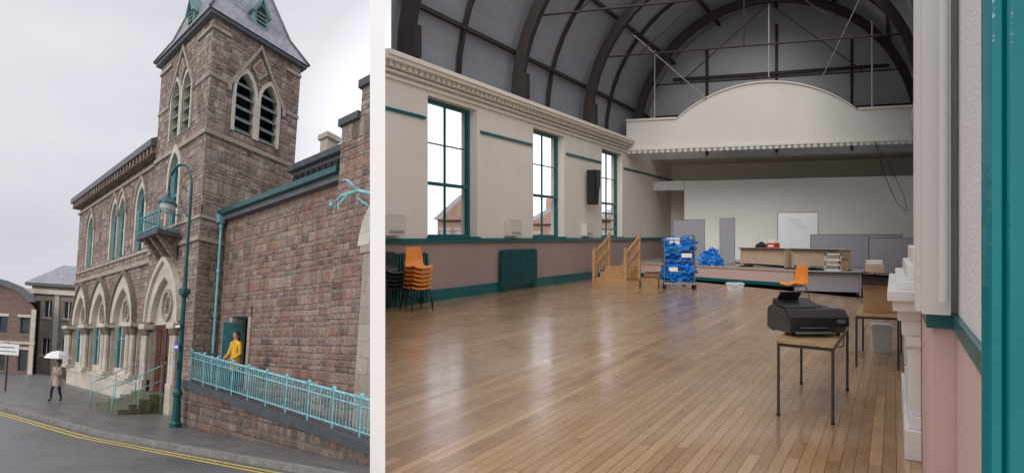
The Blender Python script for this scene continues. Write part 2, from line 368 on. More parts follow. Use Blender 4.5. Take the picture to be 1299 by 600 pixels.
for c in bays:
    b.box(c-1.55,c+1.55,t0+.30,t0+.34,1.0,3.35,'glass')
    b.box(c-1.55,c+1.55,t0+.1,t0+.299,1.0,1.35,'cream')
    for x in (-1.46,-.75,0,.75,1.46): b.box(c+x-.08,c+x+.08,t0+.15,t0+.297,1.35,3.35,'teal' if abs(x)!=.75 else 'cream')
    b.box(c-1.5,c+1.5,t0+.2,t0+.29,2.7,2.82,'teal')
for c,w in upw:
    b.prism(arch(c,w-.01,6.72,8.75,9.5,5),F0(t0),.22,.26,'glass')
    b.ring(arch(c,w-.01,6.72,8.75,9.5,5),arch(c,w-.16,6.85,8.72,9.3,5),F0(t0),.1,.21,'teal')
    b.box(c-.05,c+.05,t0+.12,t0+.21,6.8,9.3,'teal'); b.box(c-w,c+w,t0+.13,t0+.21,8.0,8.1,'teal')
b.done('facade_windows',th)
b=B(L)
b.box(-22.6,-6,t0-.5,t0+.5,10.72,11.0,'lead'); b.box(-22.5,-6,t0-.3,t0-.003,10.45,10.7,'tower')
x=-22.3
while x<-6.2: b.box(x,x+.22,t0-.42,t0-.31,10.4,10.715,'tower'); x+=.55
b.poly([(-22.6,t0-.45,11.02),(-6,t0-.45,11.02),(-6,5,14.0),(-22.6,5,14.0)],'slate')
b.done('main_roof_and_cornice',th)
# --- tower
DC=-3.25
b=B(L)
hd=arch(DC,1.5,.65,3.4,5.1); hw=arch(-3.2,.6,7.0,9.0,9.9,5)
bl=[arch(c,.5,10.5,12.0,12.75,5) for c in (-3.65,-2.35)]
b.wall(rect(-6,0,-.3,14.0),[hd,hw]+bl,F0(0),.5,'tower','cream')
br_=[arch(c,.42,10.4,11.9,12.65,5) for c in (1.5,2.6)]
b.wall(rect(0,4.05,-.3,14.0),br_,FR(0),.4,'tower','cream')
b.box(-6,-5.9,.01,4.05,9,14,'tower'); b.box(-5.9,-.1,4.0,4.05,6,14,'tower')
b.box(-5.9,-1.0,.7,.8,0,14,'dark'); b.box(-1.0,-.9,.7,4.0,6,14,'dark')
b.done('tower_walls',th)
b=B(L)
for z,h,p in ((6.2,.16,.08),(9.95,.14,.08),(7.0,.1,.05),(11.95,.12,.04),(13.6,.12,.06)):
    if z in (11.95,13.6):
        for u0,u1 in ((-6.03,-4.5),(-1.5,0)): b.box(u0,u1,-p,-.003,z,z+h,'band')
        for u0,u1 in ((.0,.75),(3.35,4.08)): b.box(.003,p,u0,u1,z,z+h,'band')
        continue
    b.box(-6.03,p,-p,-.003,z,z+h,'band'); b.box(.003,p,-.002,4.08,z,z+h,'band')
b.box(-1.1,.14,-.14,-.003,-.3,.9,'cream'); b.box(-6.1,-5.4,-.14,-.003,-.3,.9,'cream')
for fn,c,hw2,zs,za,zb in ((F0(0),(-3.65,-2.35),.5,12.0,12.75,10.5),(FR(0),(1.5,2.6),.42,11.9,12.65,10.4)):
    mid=sum(c)/2
    for cc in c:
        b.ring(arch(cc,hw2+.13,zb,zs,za+.18,5),arch(cc,hw2,zb,zs,za,5),fn,-.07,-.004,'cream')
    W2=hw2*2+.35
    out=[(mid-W2-.12,zs-.15),(mid-W2-.12,zs+.1),(mid,13.95),(mid+W2+.12,zs+.1),(mid+W2+.12,zs-.15)]
    inn=[(mid-W2-.0,zs-.15),(mid-W2-.0,zs+.07),(mid,13.76),(mid+W2,zs+.07),(mid+W2,zs-.15)]
    b.ring(out,inn,fn,-.12,-.004,'band')
    b.prism([(mid-.28,13.0),(mid,12.7),(mid+.28,13.0),(mid,13.35)],fn,-.09,-.004,'brick')
    b.ring([(mid-.36,13.0),(mid,12.62),(mid+.36,13.0),(mid,13.44)],[(mid-.28,13.0),(mid,12.7),(mid+.28,13.0),(mid,13.35)],fn,-.1,-.004,'band',True)
b.ring(arch(-3.2,.8,7.0,9.0,10.2,5),arch(-3.2,.6,7.0,9.0,9.9,5),F0(0),-.09,-.004,'cream')
b.ring(arch(DC,1.95,3.3,3.4,5.7)[1:-1],arch(DC,1.5,3.3,3.4,5.1)[1:-1],F0(0),-.16,-.004,'cream')
b.ring(arch(DC,2.12,3.3,3.4,5.95)[1:-1],arch(DC,1.95,3.3,3.4,5.7)[1:-1],F0(0),-.28,-.004,'cream')
b.prism(arch(DC,1.49,3.3,3.4,5.08),F0(0),.08,.4,'cream')
roundel(b,DC,4.05,.62,F0(0),.08)
for sx in (-1,1):
    x=DC+sx*1.82
    b.box(x-.32,x+.32,-.34,-.145,-.3,1.1,'cream'); b.box(x-.3,x+.3,-.12,-.004,1.1,3.0,'cream')
    for q in (-.16,.16): b.cyl((x+q,-.22,1.1),(x+q,-.22,2.95),.11,.10,'cream',10); b.cyl((x+q,-.22,2.85),(x+q,-.22,3.12),.11,.2,'carve',10)
    b.box(x-.4,x+.4,-.42,-.004,3.1,3.3,'cream')
b.done('tower_stone_dressings',th)
b=B(L)
b.box(DC-1.5,DC+1.5,.16,.22,.65,3.3,'door')
for i in range(4):
    x=DC-1.38+i*.72; b.box(x,x+.56,.12,.157,.85,1.9,'door'); b.box(x,x+.56,.12,.157,2.05,3.15,'door')
    for q in (.14,.28,.42): b.box(x+q-.008,x+q+.008,.115,.119,.9,3.1,'dark')
b.box(DC-.02,DC+.02,.1,.159,.65,3.3,'dark'); b.sph((DC+.15,.1,1.8),.05,'steel')
b.done('entrance_doors',th)
b=B(L)
for cc in (-3.65,-2.35):
    z=10.55
    while z<12.5: b.hexa([(cc-.5,.02,z),(cc+.5,.02,z),(cc+.5,.35,z+.2),(cc-.5,.35,z+.2)],[(cc-.5,.02,z+.06),(cc+.5,.02,z+.06),(cc+.5,.35,z+.26),(cc-.5,.35,z+.26)],'louvre'); z+=.42
for cc in (1.5,2.6):
    z=10.45
    while z<12.4: b.hexa([(-.02,cc-.42,z),(-.02,cc+.42,z),(-.33,cc+.42,z+.2),(-.33,cc-.42,z+.2)],[(-.02,cc-.42,z+.06),(-.02,cc+.42,z+.06),(-.33,cc+.42,z+.26),(-.33,cc-.42,z+.26)],'louvre'); z+=.42
b.done('belfry_louvres',th)
b=B(L)
b.prism(arch(-3.2,.59,7.02,9.0,9.85,5),F0(0),.24,.28,'glass')
b.ring(arch(-3.2,.59,7.02,9.0,9.85,5),arch(-3.2,.44,7.12,8.97,9.65,5),F0(0),.12,.23,'teal')
b.box(-3.25,-3.15,.14,.23,7.1,9.6,'teal'); b.box(-3.8,-2.6,.15,.23,8.3,8.4,'teal')
b.done('balcony_window',th)
b=B(L)
def pyr(b,x0,x1,y0,y1,z0,X0,X1,Y0,Y1,z1,k):
    b.hexa([(x0,y0,z0),(x1,y0,z0),(x1,y1,z0),(x0,y1,z0)],[(X0,Y0,z1),(X1,Y0,z1),(X1,Y1,z1),(X0,Y1,z1)],k)
b.box(-6.2,.2,-.2,4.25,14.0,14.12,'lead')
pyr(b,-6.28,.28,-.28,4.33,14.121,-5.55,-.55,.3,3.7,15.1,'slate')
pyr(b,-5.55,-.55,.3,3.7,15.101,-3.9,-2.4,1.5,2.5,18.6,'slate')
b.tube([(.28,-.28,14.14),(-.55,.3,15.12),(-2.4,1.5,18.6)],.06,'lead',6); b.tube([(.28,4.33,14.14),(-.55,3.7,15.12),(-2.4,2.5,18.6)],.06,'lead',6); b.tube([(-6.28,-.28,14.14),(-5.55,.3,15.12),(-3.9,1.5,18.6)],.06,'lead',6)
b.done('tower_slate_roof',th)
b=B(L)
def luc(fn,c,d,z):
    b.prism([(c-.33,z),(c+.33,z),(c+.33,z+.62),(c,z+1.05),(c-.33,z+.62)],fn,d,d+1.0,'copper')
    b.ring([(c-.45,z+.5),(c,z+1.18),(c+.45,z+.5)],[(c-.33,z+.45),(c,z+1.02),(c+.33,z+.45)],fn,d-.1,d+1.0,'copper')
    b.prism(arch(c,.21,z+.1,z+.46,z+.8,4),fn,d-.02,d-.001,'dark')
    for i in range(3): b.prism(rect(c-.2,c+.2,z+.16+i*.15,z+.2+i*.15),fn,d-.05,d-.021,'copper')
    u=fn(c,z+1.15,d-.05); b.cyl(u,(u[0],u[1],u[2]+.35),.03,.01,'copper',6)
luc(F0(0),-3.2,.2,14.85); luc(FR(0),2.1,.25,14.75)
b.done('roof_lucarnes',th)
b=B(L)
b.box(-4.6,-1.8,-1.0,-.105,6.45,6.62,'coping')
for x in (-4.1,-3.2,-2.3): b.hexa([(x-.14,-.15,5.7),(x+.14,-.15,5.7),(x+.14,-.11,5.7),(x-.14,-.11,5.7)],[(x-.14,-.85,6.449),(x+.14,-.85,6.449),(x+.14,-.11,6.449),(x-.14,-.11,6.449)],'tower')
for z in (6.7,7.25): b.tube([(-4.55,-.12,z),(-4.55,-.95,z),(-1.85,-.95,z),(-1.85,-.12,z)],.035,'teal',6)
x=-4.55
while x<=-1.84: b.cyl((x,-.95,6.62),(x,-.95,7.3),.016,.016,'teal',5); x+=.22
for x in (-4.55,-1.85): b.cyl((x,-.95,6.6),(x,-.95,7.45),.04,.04,'teal',6); b.sph((x,-.95,7.5),.07,'teal',n=8,m=5)
b.done('iron_balcony',th)
b=B(L); b.box(.6,1.2,5.0,5.6,6,11.3,'cream'); b.box(.5,1.3,4.9,5.7,11.3,11.5,'cream'); b.done('chimney_stack',th)
# --- right wing
wg=empty('stone_hall_wing',L((5,1,0)))
b=B(L)
b.wall(rect(0,11.25,-.3,7.3),[rect(1.45,2.75,1.0,3.6)],F0(1),.5,'brick','cream')
b.box(0,11.2,1.6,1.7,-.3,7.3,'dark')
b.done('wing_wall',wg)
b=B(L)
b.box(1.2,3.0,.93,.997,3.6,3.95,'brick'); b.box(1.15,1.43,.95,.997,1.0,3.6,'band'); b.box(2.77,3.0,.95,.997,1.0,3.6,'band')
b.box(1.48,1.54,.55,1.35,1.2,3.4,'teal')
b.done('side_doorway',wg)
b=B(L)
b.box(.1,8.55,.62,.78,7.22,7.38,'green'); b.box(.1,8.55,.78,.998,7.05,7.22,'lead')
b.poly([(.1,.8,7.42),(8.6,.8,7.42),(8.6,4,8.0),(.1,4,8.0)],'slate')
b.cyl((.12,.8,.9),(.12,.8,7.2),.06,.06,'tealL',8)
for z in (2,3.6,5.2,6.8): b.cyl((.12,.8,z),(.12,.8,z+.12),.09,.09,'tealL',8)
b.box(-.02,.3,.62,.85,6.95,7.3,'tealL')
b.done('gutter_and_downpipe',wg)
b=B(L)
b.box(2.9,6.6,2.4,4,7.4,8.75,'lead'); b.box(2.7,6.8,2.2,4.2,8.75,8.95,'coping')
for i in range(9): b.box(3.0+i*.4,3.3+i*.4,2.33,2.399,8.0,8.6,'dark')
b.poly([(1.5,1.6,7.75),(8.5,1.6,7.75),(8.5,2.35,8.15),(1.5,2.35,8.15)],'slate')
b.done('roof_lantern',wg)
b=B(L)
b.box(8.6,11.2,.72,.998,-.3,7.9,'brick'); b.box(8.6,9.5,.72,1.6,7.9,8.4,'tower'); b.box(9.5,11.2,.72,1.6,7.9,9.15,'tower')
b.box(8.5,9.5,.62,1.7,8.4,8.58,'coping'); b.box(9.42,11.2,.62,1.7,9.15,9.34,'coping'); 
b.box(10.3,11.1,.55,.717,-.3,4.9,'band'); b.box(10.2,11.1,.5,.717,4.9,5.1,'band')
b.ring(arch(11.4,1.4,4.9,5.1,6.6,6)[1:6],arch(11.4,.9,4.9,5.1,6.0,6)[1:6],F0(.72),-.17,-.003,'cream')
b.done('gable_pier',wg)
b=B(L)
b.tube([(10.9,.7,6.2),(10.2,.3,6.35),(9.7,.1,6.25),(9.4,.0,6.05)],[.05,.05,.04,.025],'tealL'); b.tube([(10.2,.3,6.35),(9.9,.1,6.6),(9.6,.1,6.65)],[.04,.03,.015],'tealL'); b.tube([(9.9,.2,6.3),(9.7,.0,6.0),(9.85,-.1,5.85)],[.04,.03,.015],'tealL')
b.sph((9.35,0,6.05),.06,'tealL',(1.5,1,1)); b.tube([(10.6,.7,5.9),(10.1,.35,6.2)],.025,'tealL')
b.done('dragon_bracket',wg)
# --- ground, pavement, road
rise=lambda s:.035*max(0,s-3)
tk=lambda s:-5+(s+6.8)*.1525
g=B(W)
zG=lambda x,y:-6.325-(.065*(x+11.33)+.217*(y-22))/.971-.35
c=[(-420,-2),(120,-2),(120,500),(-420,500)]
g.poly([(x,y,zG(x,y)) for x,y in c],'ground'); g.done('ground')
ss=[-90,-60,-40,-22,-6,0,3,6,9,12,15,18]
b=B(L)
for s0,s1 in zip(ss,ss[1:]):
    b.poly([(s0,tk(s0)-.15,-.12+rise(s0)),(s1,tk(s1)-.15,-.12+rise(s1)),(s1,-30,-.12+rise(s1)),(s0,-30,-.12+rise(s0))][::-1],'asphalt')
b.done('road')
b=B(L)
for s0,s1 in zip(ss,ss[1:]):
    b.poly([(s0,tk(s0),rise(s0)),(s1,tk(s1),rise(s1)),(s1,1,rise(s1)),(s0,1,rise(s0))],'pave')
b.done('pavement')
b=B(L)
for s0,s1 in zip(ss,ss[1:]):
    n=max(1,int((s1-s0)/.95))
    for i in range(n):
        u0=s0+(s1-s0)*i/n+.006; u1=s0+(s1-s0)*(i+1)/n-.006
        b.hexa([(u0,tk(u0)-.15,rise(u0)-.2),(u1,tk(u1)-.15,rise(u1)-.2),(u1,tk(u1),rise(u1)-.2),(u0,tk(u0),rise(u0)-.2)],
               [(u0,tk(u0)-.15,rise(u0)+.003),(u1,tk(u1)-.15,rise(u1)+.003),(u1,tk(u1),rise(u1)+.004),(u0,tk(u0),rise(u0)+.004)],'kerb')
b.done('kerb')
b=B(L)
for off in (.4,.62):
    for s0,s1 in zip(ss,ss[1:]):
        b.poly([(s0,tk(s0)-off,-.115+rise(s0)),(s1,tk(s1)-off,-.115+rise(s1)),(s1,tk(s1)-off-.09,-.115+rise(s1)),(s0,tk(s0)-off-.09,-.115+rise(s0))],'yl')
b.done('yellow_lines')
b=B(L); b.box(5.0,5.7,-1.9,-1.4,.05,.10,'lead'); b.done('drain_cover')
# --- ramp
rp=empty('entrance_ramp',L((7,-1,0)))
dk=lambda s:1.3-(s-2.65)*.0575
b=B(L)
def slab(s0,s1,ta,tb,f0,f1,k):
    b.hexa([(s0,ta,f0(s0)),(s1,ta,f0(s1)),(s1,tb,f0(s1)),(s0,tb,f0(s0))],[(s0,ta,f1(s0)),(s1,ta,f1(s1)),(s1,tb,f1(s1)),(s0,tb,f1(s0))],k)
slab(2.2,13.3,-1.0,-.7,lambda s:-.3,lambda s:dk(s)-.14,'retain')
slab(2.15,13.3,-1.08,-.62,lambda s:dk(s)-.137,lambda s:dk(s)+.06,'coping')
slab(.9,12.3,-.6,.99,lambda s:-.3,lambda s:dk(s)-.1,'pave')
slab(.9,2.2,-.9,-.6,lambda s:-.3,lambda s:dk(s),'retain')
b.done('ramp_wall',rp)
b=B(L)
tp=lambda s:dk(s)+.95-(s-2.65)*.012
b.tube([(2.3,-.85,tp(2.3)),(13.3,-.85,tp(13.3))],.04,'tealL',6); b.tube([(2.3,-.85,tp(2.3)-.16),(13.3,-.85,tp(13.3)-.16)],.022,'tealL',6)
b.tube([(2.3,-.85,dk(2.3)+.17),(13.3,-.85,dk(13.3)+.17)],.022,'tealL',6)
s=2.35; i=0
while s<13.2:
    r=.03 if i%8==0 else .014
    b.cyl((s,-.85,dk(s)+.06 if i%8==0 else dk(s)+.17),(s,-.85,tp(s)),r,r,'tealL',6)
    if i%8==0: b.sph((s,-.85,tp(s)+.05),.06,'tealL',n=8,m=5)
    elif i%2==0: b.sph((s,-.85,tp(s)-.08),.045,'tealL',(1,.4,1),n=8,m=4)
    s+=.14; i+=1
b.tube([(2.3,-.85,tp(2.3)),(2.1,-.4,tp(2.3)),(1.9,.2,tp(2.3))],.035,'tealL',6)
b.done('ramp_railing',rp)
b=B(L)
for i in range(4): b.box(-4.9+.12*i,-1.7-.12*i,-2.0+.4*i,-2.0+.4*(i+1)+.02,-.1,.17*(i+1),'moss')
b.box(-4.7,-1.8,-.42,.5,-.1,.66,'moss')
b.done('entrance_steps')
for x in (-5.0,-1.75):
    b=B(L)
    b.tube([(x,-2.2,0),(x,-2.2,.95),(x,-1.9,1.05),(x,-.5,1.75),(x,-.5,.6)],.025,'tealL',6)
    b.tube([(x,-2.2,.5),(x,-.5,1.2)],.016,'tealL',6); b.cyl((x,-1.3,.2),(x,-1.3,1.35),.016,.016,'tealL',6)
    b.done('step_handrail')
# --- lamp post
lf=L.at((2.55,-1.33,0)); b=B(lf)
b.lathe((0,0,0),[(.2,0),(.2,.12),(.15,.18),(.12,.9),(.16,.95),(.16,1.05),(.09,1.15),(.07,3.9),(.13,3.95),(.15,4.15),(.075,4.2),(.055,5),(.045,7.3),(.0,7.35)],'green')
b.tube([(0,0,7.1)]+[(-.5+.5*math.cos(a),-.2+.2*math.cos(a),7.3+.65*math.sin(a)) for a in [i*math.pi/10 for i in range(11)]]+[(-1.0,-.4,7.1)],[.04]*13,'green')
b.tube([(0,0,6.3),(-.3,-.12,6.55),(-.5,-.2,7.0),(-.36,-.14,7.3),(-.15,-.06,7.1)],.02,'green',6)
b.lathe((-1.0,-.4,0),[(.03,7.2),(.07,7.1),(.09,7.0),(.22,6.92),(.3,6.8),(.31,6.74)],'green',18); b.lathe((-1.0,-.4,0),[(.26,6.74),(.23,6.6),(.13,6.49),(0,6.46)],'tub',18)
b.box(-.22,.22,-.12,.12,4.0,4.16,'green')
b.done('street_lamp')
b=B(lf); b.box(-.22,.2,-.14,-.115,2.3,2.52,'blue'); b.box(-.18,.14,-.145,-.141,2.37,2.45,'sign'); b.box(-.3,.2,-.13,-.11,2.95,3.1,'legs'); b.box(-.26,.16,-.136,-.131,2.99,3.06,'sign'); b.box(-.09,.09,-.2,-.11,1.75,2.0,'screen'); b.done('post_sign')
b=B(L.at((-14.6,-3.9,0)).yaw(45)); b.cyl((0,0,0),(0,0,2.2),.04,.04,'legs',8); b.box(-.6,.6,-.08,-.05,1.65,2.15,'sign'); b.box(-.5,.4,-.085,-.081,1.97,2.01,'legs'); b.box(-.5,.5,-.085,-.081,1.79,1.82,'legs'); b.done('direction_sign')
# --- background buildings
b0=Fr((-38.5,50,-10.9),(1,.05,-.07),(-.05,1,-.2),(.067,0,1))
bg=empty('stone_corner_building',b0((2,0,0)))
b=B(b0)
hs=[rect(x,x+.6,z,z+1.3) for x in (1.0,2.5) for z in (1.6,4.6)]
b.wall(rect(0,4.6,-1,7.0),hs,F0(0),.3,'bgstone','cream'); b.box(0,9,.4,.5,-1,7,'dark')
for h in hs:
    b.box(h[0][0],h[1][0],.2,.25,h[0][1],h[2][1],'glass'); b.box((h[0][0]+h[1][0])/2-.03,(h[0][0]+h[1][0])/2+.03,.15,.199,h[0][1],h[2][1],'paintw'); b.box(h[0][0]-.1,h[1][0]+.1,-.06,-.004,h[0][1]-.15,h[0][1]-.002,'cream')
for x in (-.1,1.85,4.0): b.box(x,x+.35,-.12,-.004,0,6.4,'cream')
b.box(-.2,4.8,-.3,.2,6.4,6.75,'cream'); b.box(-.3,9,-.4,.3,7.0,7.25,'lead'); b.poly([(-.3,-.35,7.26),(9,-.35,7.26),(9,4,9.2),(-.3,4,9.2)],'slate')
b.box(4.6,9,0,.2,-1,7,'bgstone')
b.done('corner_building_walls',bg)
b1=Fr((-45,46,-10.6),(1,.1,-.07),(-.1,1,-.2),(.067,0,1))
bg=empty('brick_curved_gable_building',b1((4,0,0)))
b=B(b1)
gp=[(0,-1),(9.2,-1),(9.2,5.8)]+[(4.4+4.4*math.cos(a),6.3+1.5*math.sin(a)) for a in [i*math.pi/10 for i in range(11)]]+[(0,5.8)]
hs=[rect(x,x+.7,1.2,2.8) for x in (5.2,6.6,8.1)]+[rect(x,x+.7,4,5.2) for x in (5.2,6.6,8.1)]
b.wall(gp,hs,F0(0),.3,'bgbrick','cream'); b.box(0,9.2,.4,.5,-1,6.5,'dark')
b.ring([(4.4+4.8*math.cos(a),6.35+1.8*math.sin(a)) for a in [i*math.pi/10 for i in range(11)]],[(4.4+4.3*math.cos(a),6.3+1.4*math.sin(a)) for a in [i*math.pi/10 for i in range(11)]],F0(0),-.3,-.004,'lead')
for h in hs: b.box(h[0][0],h[1][0],.2,.25,h[0][1],h[2][1],'glass'); b.box(h[0][0]-.1,h[1][0]+.1,-.06,-.004,h[2][1]+.002,h[2][1]+.2,'cream')
b.box(-.1,9.3,-.15,-.004,3.2,3.4,'cream'); b.box(8.95,9.25,-.1,-.004,-1,5.8,'cream')
b.done('gable_building_walls',bg)
# ---------------------------------------------------------------- people
def human(name,fr,scale,J,mats,extra=None):
    D={'pel':((0,0,.95),(.15,.11)),'spi':((0,0,1.12),(.13,.105)),'che':((0,0,1.32),(.17,.12)),'nek':((0,0,1.47),(.055,.055)),'hd0':((0,-.02,1.55),(.065,.075)),
       'hd1':((0,-.02,1.63),(.078,.092)),'hd2':((0,-.01,1.70),(.06,.07)),
       'hpL':((-.09,0,.9),(.095,.1)),'knL':((-.1,-.02,.5),(.065,.065)),'anL':((-.1,0,.09),(.042,.045)),'toL':((-.1,-.15,.045),(.045,.035)),
       'hpR':((.09,0,.9),(.095,.1)),'knR':((.1,-.02,.5),(.065,.065)),'anR':((.1,0,.09),(.042,.045)),'toR':((.1,-.15,.045),(.045,.035)),
       'shL':((-.19,0,1.41),(.075,.075)),'elL':((-.24,.02,1.13),(.058,.058)),'wrL':((-.22,-.08,.88),(.036,.036)),'haL':((-.22,-.12,.8),(.04,.025)),
       'shR':((.19,0,1.41),(.075,.075)),'elR':((.24,.02,1.13),(.058,.058)),'wrR':((.22,-.08,.88),(.036,.036)),'haR':((.22,-.12,.8),(.04,.025))}
    for k,p in J.items(): D[k]=(p,D[k][1])
    E=[('pel','spi'),('spi','che'),('che','nek'),('nek','hd0'),('hd0','hd1'),('hd1','hd2')]
    for s in 'LR': E+=[('pel','hp'+s),('hp'+s,'kn'+s),('kn'+s,'an'+s),('an'+s,'to'+s),('che','sh'+s),('sh'+s,'el'+s),('el'+s,'wr'+s),('wr'+s,'ha'+s)]
    ks=list(D); me=bpy.data.meshes.new('tmp'); me.from_pydata([D[k][0] for k in ks],[(ks.index(a),ks.index(c)) for a,c in E],[])
    o=bpy.data.objects.new('tmp',me); scene.collection.objects.link(o)
    o.modifiers.new('skin','SKIN'); sv=me.skin_vertices[0].data
    for i,k in enumerate(ks): sv[i].radius=D[k][1]; sv[i].use_root=(k=='pel')
    sb=o.modifiers.new('sub','SUBSURF'); sb.levels=2; sb.render_levels=2
    bpy.context.view_layer.update(); dg=bpy.context.evaluated_depsgraph_get()
    em=bpy.data.meshes.new_from_object(o.evaluated_get(dg)); bpy.data.objects.remove(o)
    e=empty(name,fr((0,0,0)))
    bf=Fr(fr.o,fr.a*scale,fr.b*scale,fr.c*scale)
    b=B(bf)
    vs=[v.co.copy() for v in em.vertices]; groups={}
    hands=[V(D['haL'][0]),V(D['haR'][0])]
    for p in em.polygons:
        c=p.center
        if min((c-h).length for h in hands)<.07: k='skin'
        elif c.z>1.485: k='skin'
        elif c.z<.13: k='black'
        elif c.z<.88 and abs(c.x)<.2 : k=mats[1]
        else: k=mats[0]
        groups.setdefault(k,[]).append(tuple(p.vertices))
    for k,fs in groups.items():
        used=sorted({i for f in fs for i in f}); mp={j:i for i,j in enumerate(used)}
        b.add([vs[j] for j in used],[tuple(mp[j] for j in f) for f in fs],k,True)
    b.done('body',e)
    b=B(bf)
    def ov(z,rx,ry,y=0): return [(rx*math.cos(t),y+ry*math.sin(t),z) for t in [2*math.pi*i/16 for i in range(16)]]
    for (z0,a0,b0_),(z1,a1,b1_) in zip([(.66,.21,.18),(.8,.2,.165),(.98,.175,.14)],[(.8,.2,.165),(.98,.175,.14),(1.16,.15,.12)]):
        b.add(ov(z0,a0,b0_)+ov(z1,a1,b1_),[(i,(i+1)%16,16+(i+1)%16,16+i) for i in range(16)],mats[0],True)
    b.lathe((0,0,0),[(.1,1.43),(.075,1.5),(.08,1.52)],mats[0]); b.done('coat',e)
    b=B(bf)
    b.sph((0,.015,1.665),.108,'hair',(.95,1.05,.95)); b.sph((0,.06,1.56),.085,'hair',(1,.7,1.4))
    b.done('hair',e)
    b=B(bf)
    b.sph((0,-.065,1.62),.07,'skin',(.95,.75,1.25)); b.sph((0,-.125,1.61),.016,'skin',(.8,1.2,1.5),8,6)
    for x in (-.03,.03): b.sph((x,-.113,1.64),.011,'black',n=8,m=5)
    b.box(-.022,.022,-.118,-.108,1.565,1.573,'red')
    for x in (-.088,.088): b.sph((x,-.01,1.62),.025,'skin',(.4,.8,1.2),8,6)
    for s in 'LR':
        w=V(D['wr'+s][0]); h=V(D['ha'+s][0]); d=(h-w).normalized(); sd=d.cross(V((0,1,.3))).normalized()
        for i,l in enumerate((.06,.07,.065,.05)):
            q=h+sd*(i-1.5)*.019+d*.01; b.tube([q,q+d*l*.55,q+d*l*.85+V((0,-.02,-.02))],[.009,.0085,.007],'skin',6)
        q=w+d*.04-sd*.03; b.tube([q,q-sd*.03+d*.03,q-sd*.03+d*.055],[.011,.01,.008],'skin',6)
    b.done('face_and_fingers',e)
    if extra: extra(e,scale)
    return e
human('woman_in_yellow_coat',L.at((4.4,-.2,dk(4.4)-.1)).yaw(12),1.08,
   {'elL':(-.27,-.03,1.13),'wrL':(-.2,-.24,1.0),'haL':(-.14,-.32,.96),'elR':(.27,-.03,1.13),'wrR':(.2,-.25,.98),'haR':(.14,-.33,.95),'knL':(-.1,-.05,.5)},('yellow','navy'))
def umb(e,sc):
    f=uf; b=B(f)
    p0=V((.16,-.24,1.05)); p1=V((.12,-.12,2.02)); b.cyl(p0,p1,.01,.01,'steel',6)
    n=8; top=p1; R=.56
    rings=[[top+V((R*math.sin(a)*math.cos(2*math.pi*i/n),R*math.sin(a)*math.sin(2*math.pi*i/n),-R*.8*(1-math.cos(a)))) for i in range(n)] for a in (.1,.45,.85,1.25)]
    vs=[q for r in rings for q in r]+[top]
    fs=[(i*n+j,i*n+(j+1)%n,(i+1)*n+(j+1)%n,(i+1)*n+j) for i in range(3) for j in range(n)]+[(j,(j+1)%n,4*n) for j in range(n)]
    b.add(vs,fs,'brella',False)
    for j in range(n): b.tube([top]+[rings[k][j]-V((0,0,.01)) for k in range(4)],.006,'steel',4)
    b.cyl(top,top+V((0,0,.08)),.008,.004,'steel',6)
    b.done('umbrella',e)
uf=L.at((-7.6,-2.95,0)).yaw(35)
human('pedestrian_with_umbrella',uf,.95,{'elR':(.25,-.06,1.15),'wrR':(.19,-.22,1.1),'haR':(.165,-.25,1.13),'knL':(-.1,-.16,.52),'anL':(-.1,-.18,.1),'toL':(-.1,-.33,.06),'anR':(.1,.2,.12),'toR':(.1,.07,.05),'knR':(.1,.05,.5)},('beige','navy'),umb)
# ================================================================= PARTY WALL
k=-.2131; dv=V((k,1,0)).normalized(); sv_=V((dv.y,-dv.x,0))
P=Fr((0,0,0),sv_,dv,(0,0,1)); b=B(P)
b.box(-.0462,.0462,4.0,17.2,-9,7.5,'partition'); b.done('white_party_wall')
# ================================================================= HALL
hl=empty('assembly_hall',H((5,8,-1.5)))
FL=lambda w0:(lambda u,v,d:(w0-d,u,v))
wins=[(1.43,3.45),(6.40,8.45),(11.56,13.6)]
b=B(H)
b.wall(rect(-.2,20.2,-.12,3.95),[rect(a,c,-.04,3.25) for a,c in wins],FL(0),.42,'wall','wall')
b.wall(rect(.75,20.2,-.12,3.95),[rect(a,c,-.04,3.25) for a,c in wins],FL(-.42),.02,'bgstone','wall')
b.done('left_wall',hl)
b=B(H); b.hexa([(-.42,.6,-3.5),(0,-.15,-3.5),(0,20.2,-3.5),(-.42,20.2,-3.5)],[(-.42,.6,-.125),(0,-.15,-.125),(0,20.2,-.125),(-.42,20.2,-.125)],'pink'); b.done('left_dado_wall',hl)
b=B(H)
b.box(.002,.06,-.2,20,-.15,-.045,'tealw'); b.box(.002,.05,-.2,13.2,-1.5,-1.24,'tealw')
edges=[-.2]+[x for w in wins for x in w]+[20]
for i in range(0,len(edges),2): 
    a,c=edges[i]+(.12 if i else 0),edges[i+1]-(.12 if i+1<len(edges)-1 else 0)
    b.box(.002,.04,a,c,2.67,2.74,'tealw')
b.done('dado_and_picture_rails',hl)
b=B(H)
for wx,sg in ((0,1),(10.35,-1)):
    def bx(p0,p1,r0,r1,z0,z1,k): b.box(min(wx+sg*p0,wx+sg*p1),max(wx+sg*p0,wx+sg*p1),r0,r1,z0,z1,k)
    r0=-.3 if sg==1 else -6
    bx(.002,.06,r0,14,3.36,3.42,'wall'); bx(.002,.12,r0,14,3.48,3.53,'wall'); bx(.002,.30,r0,14,3.68,3.76,'wall'); bx(.002,.35,r0,14,3.761,3.86,'wall')
    r=r0
    while r<13.9: bx(.002,.2,r,r+.09,3.57,3.675,'wall'); r+=.2
b.done('dentil_cornice',hl)
b=B(H)
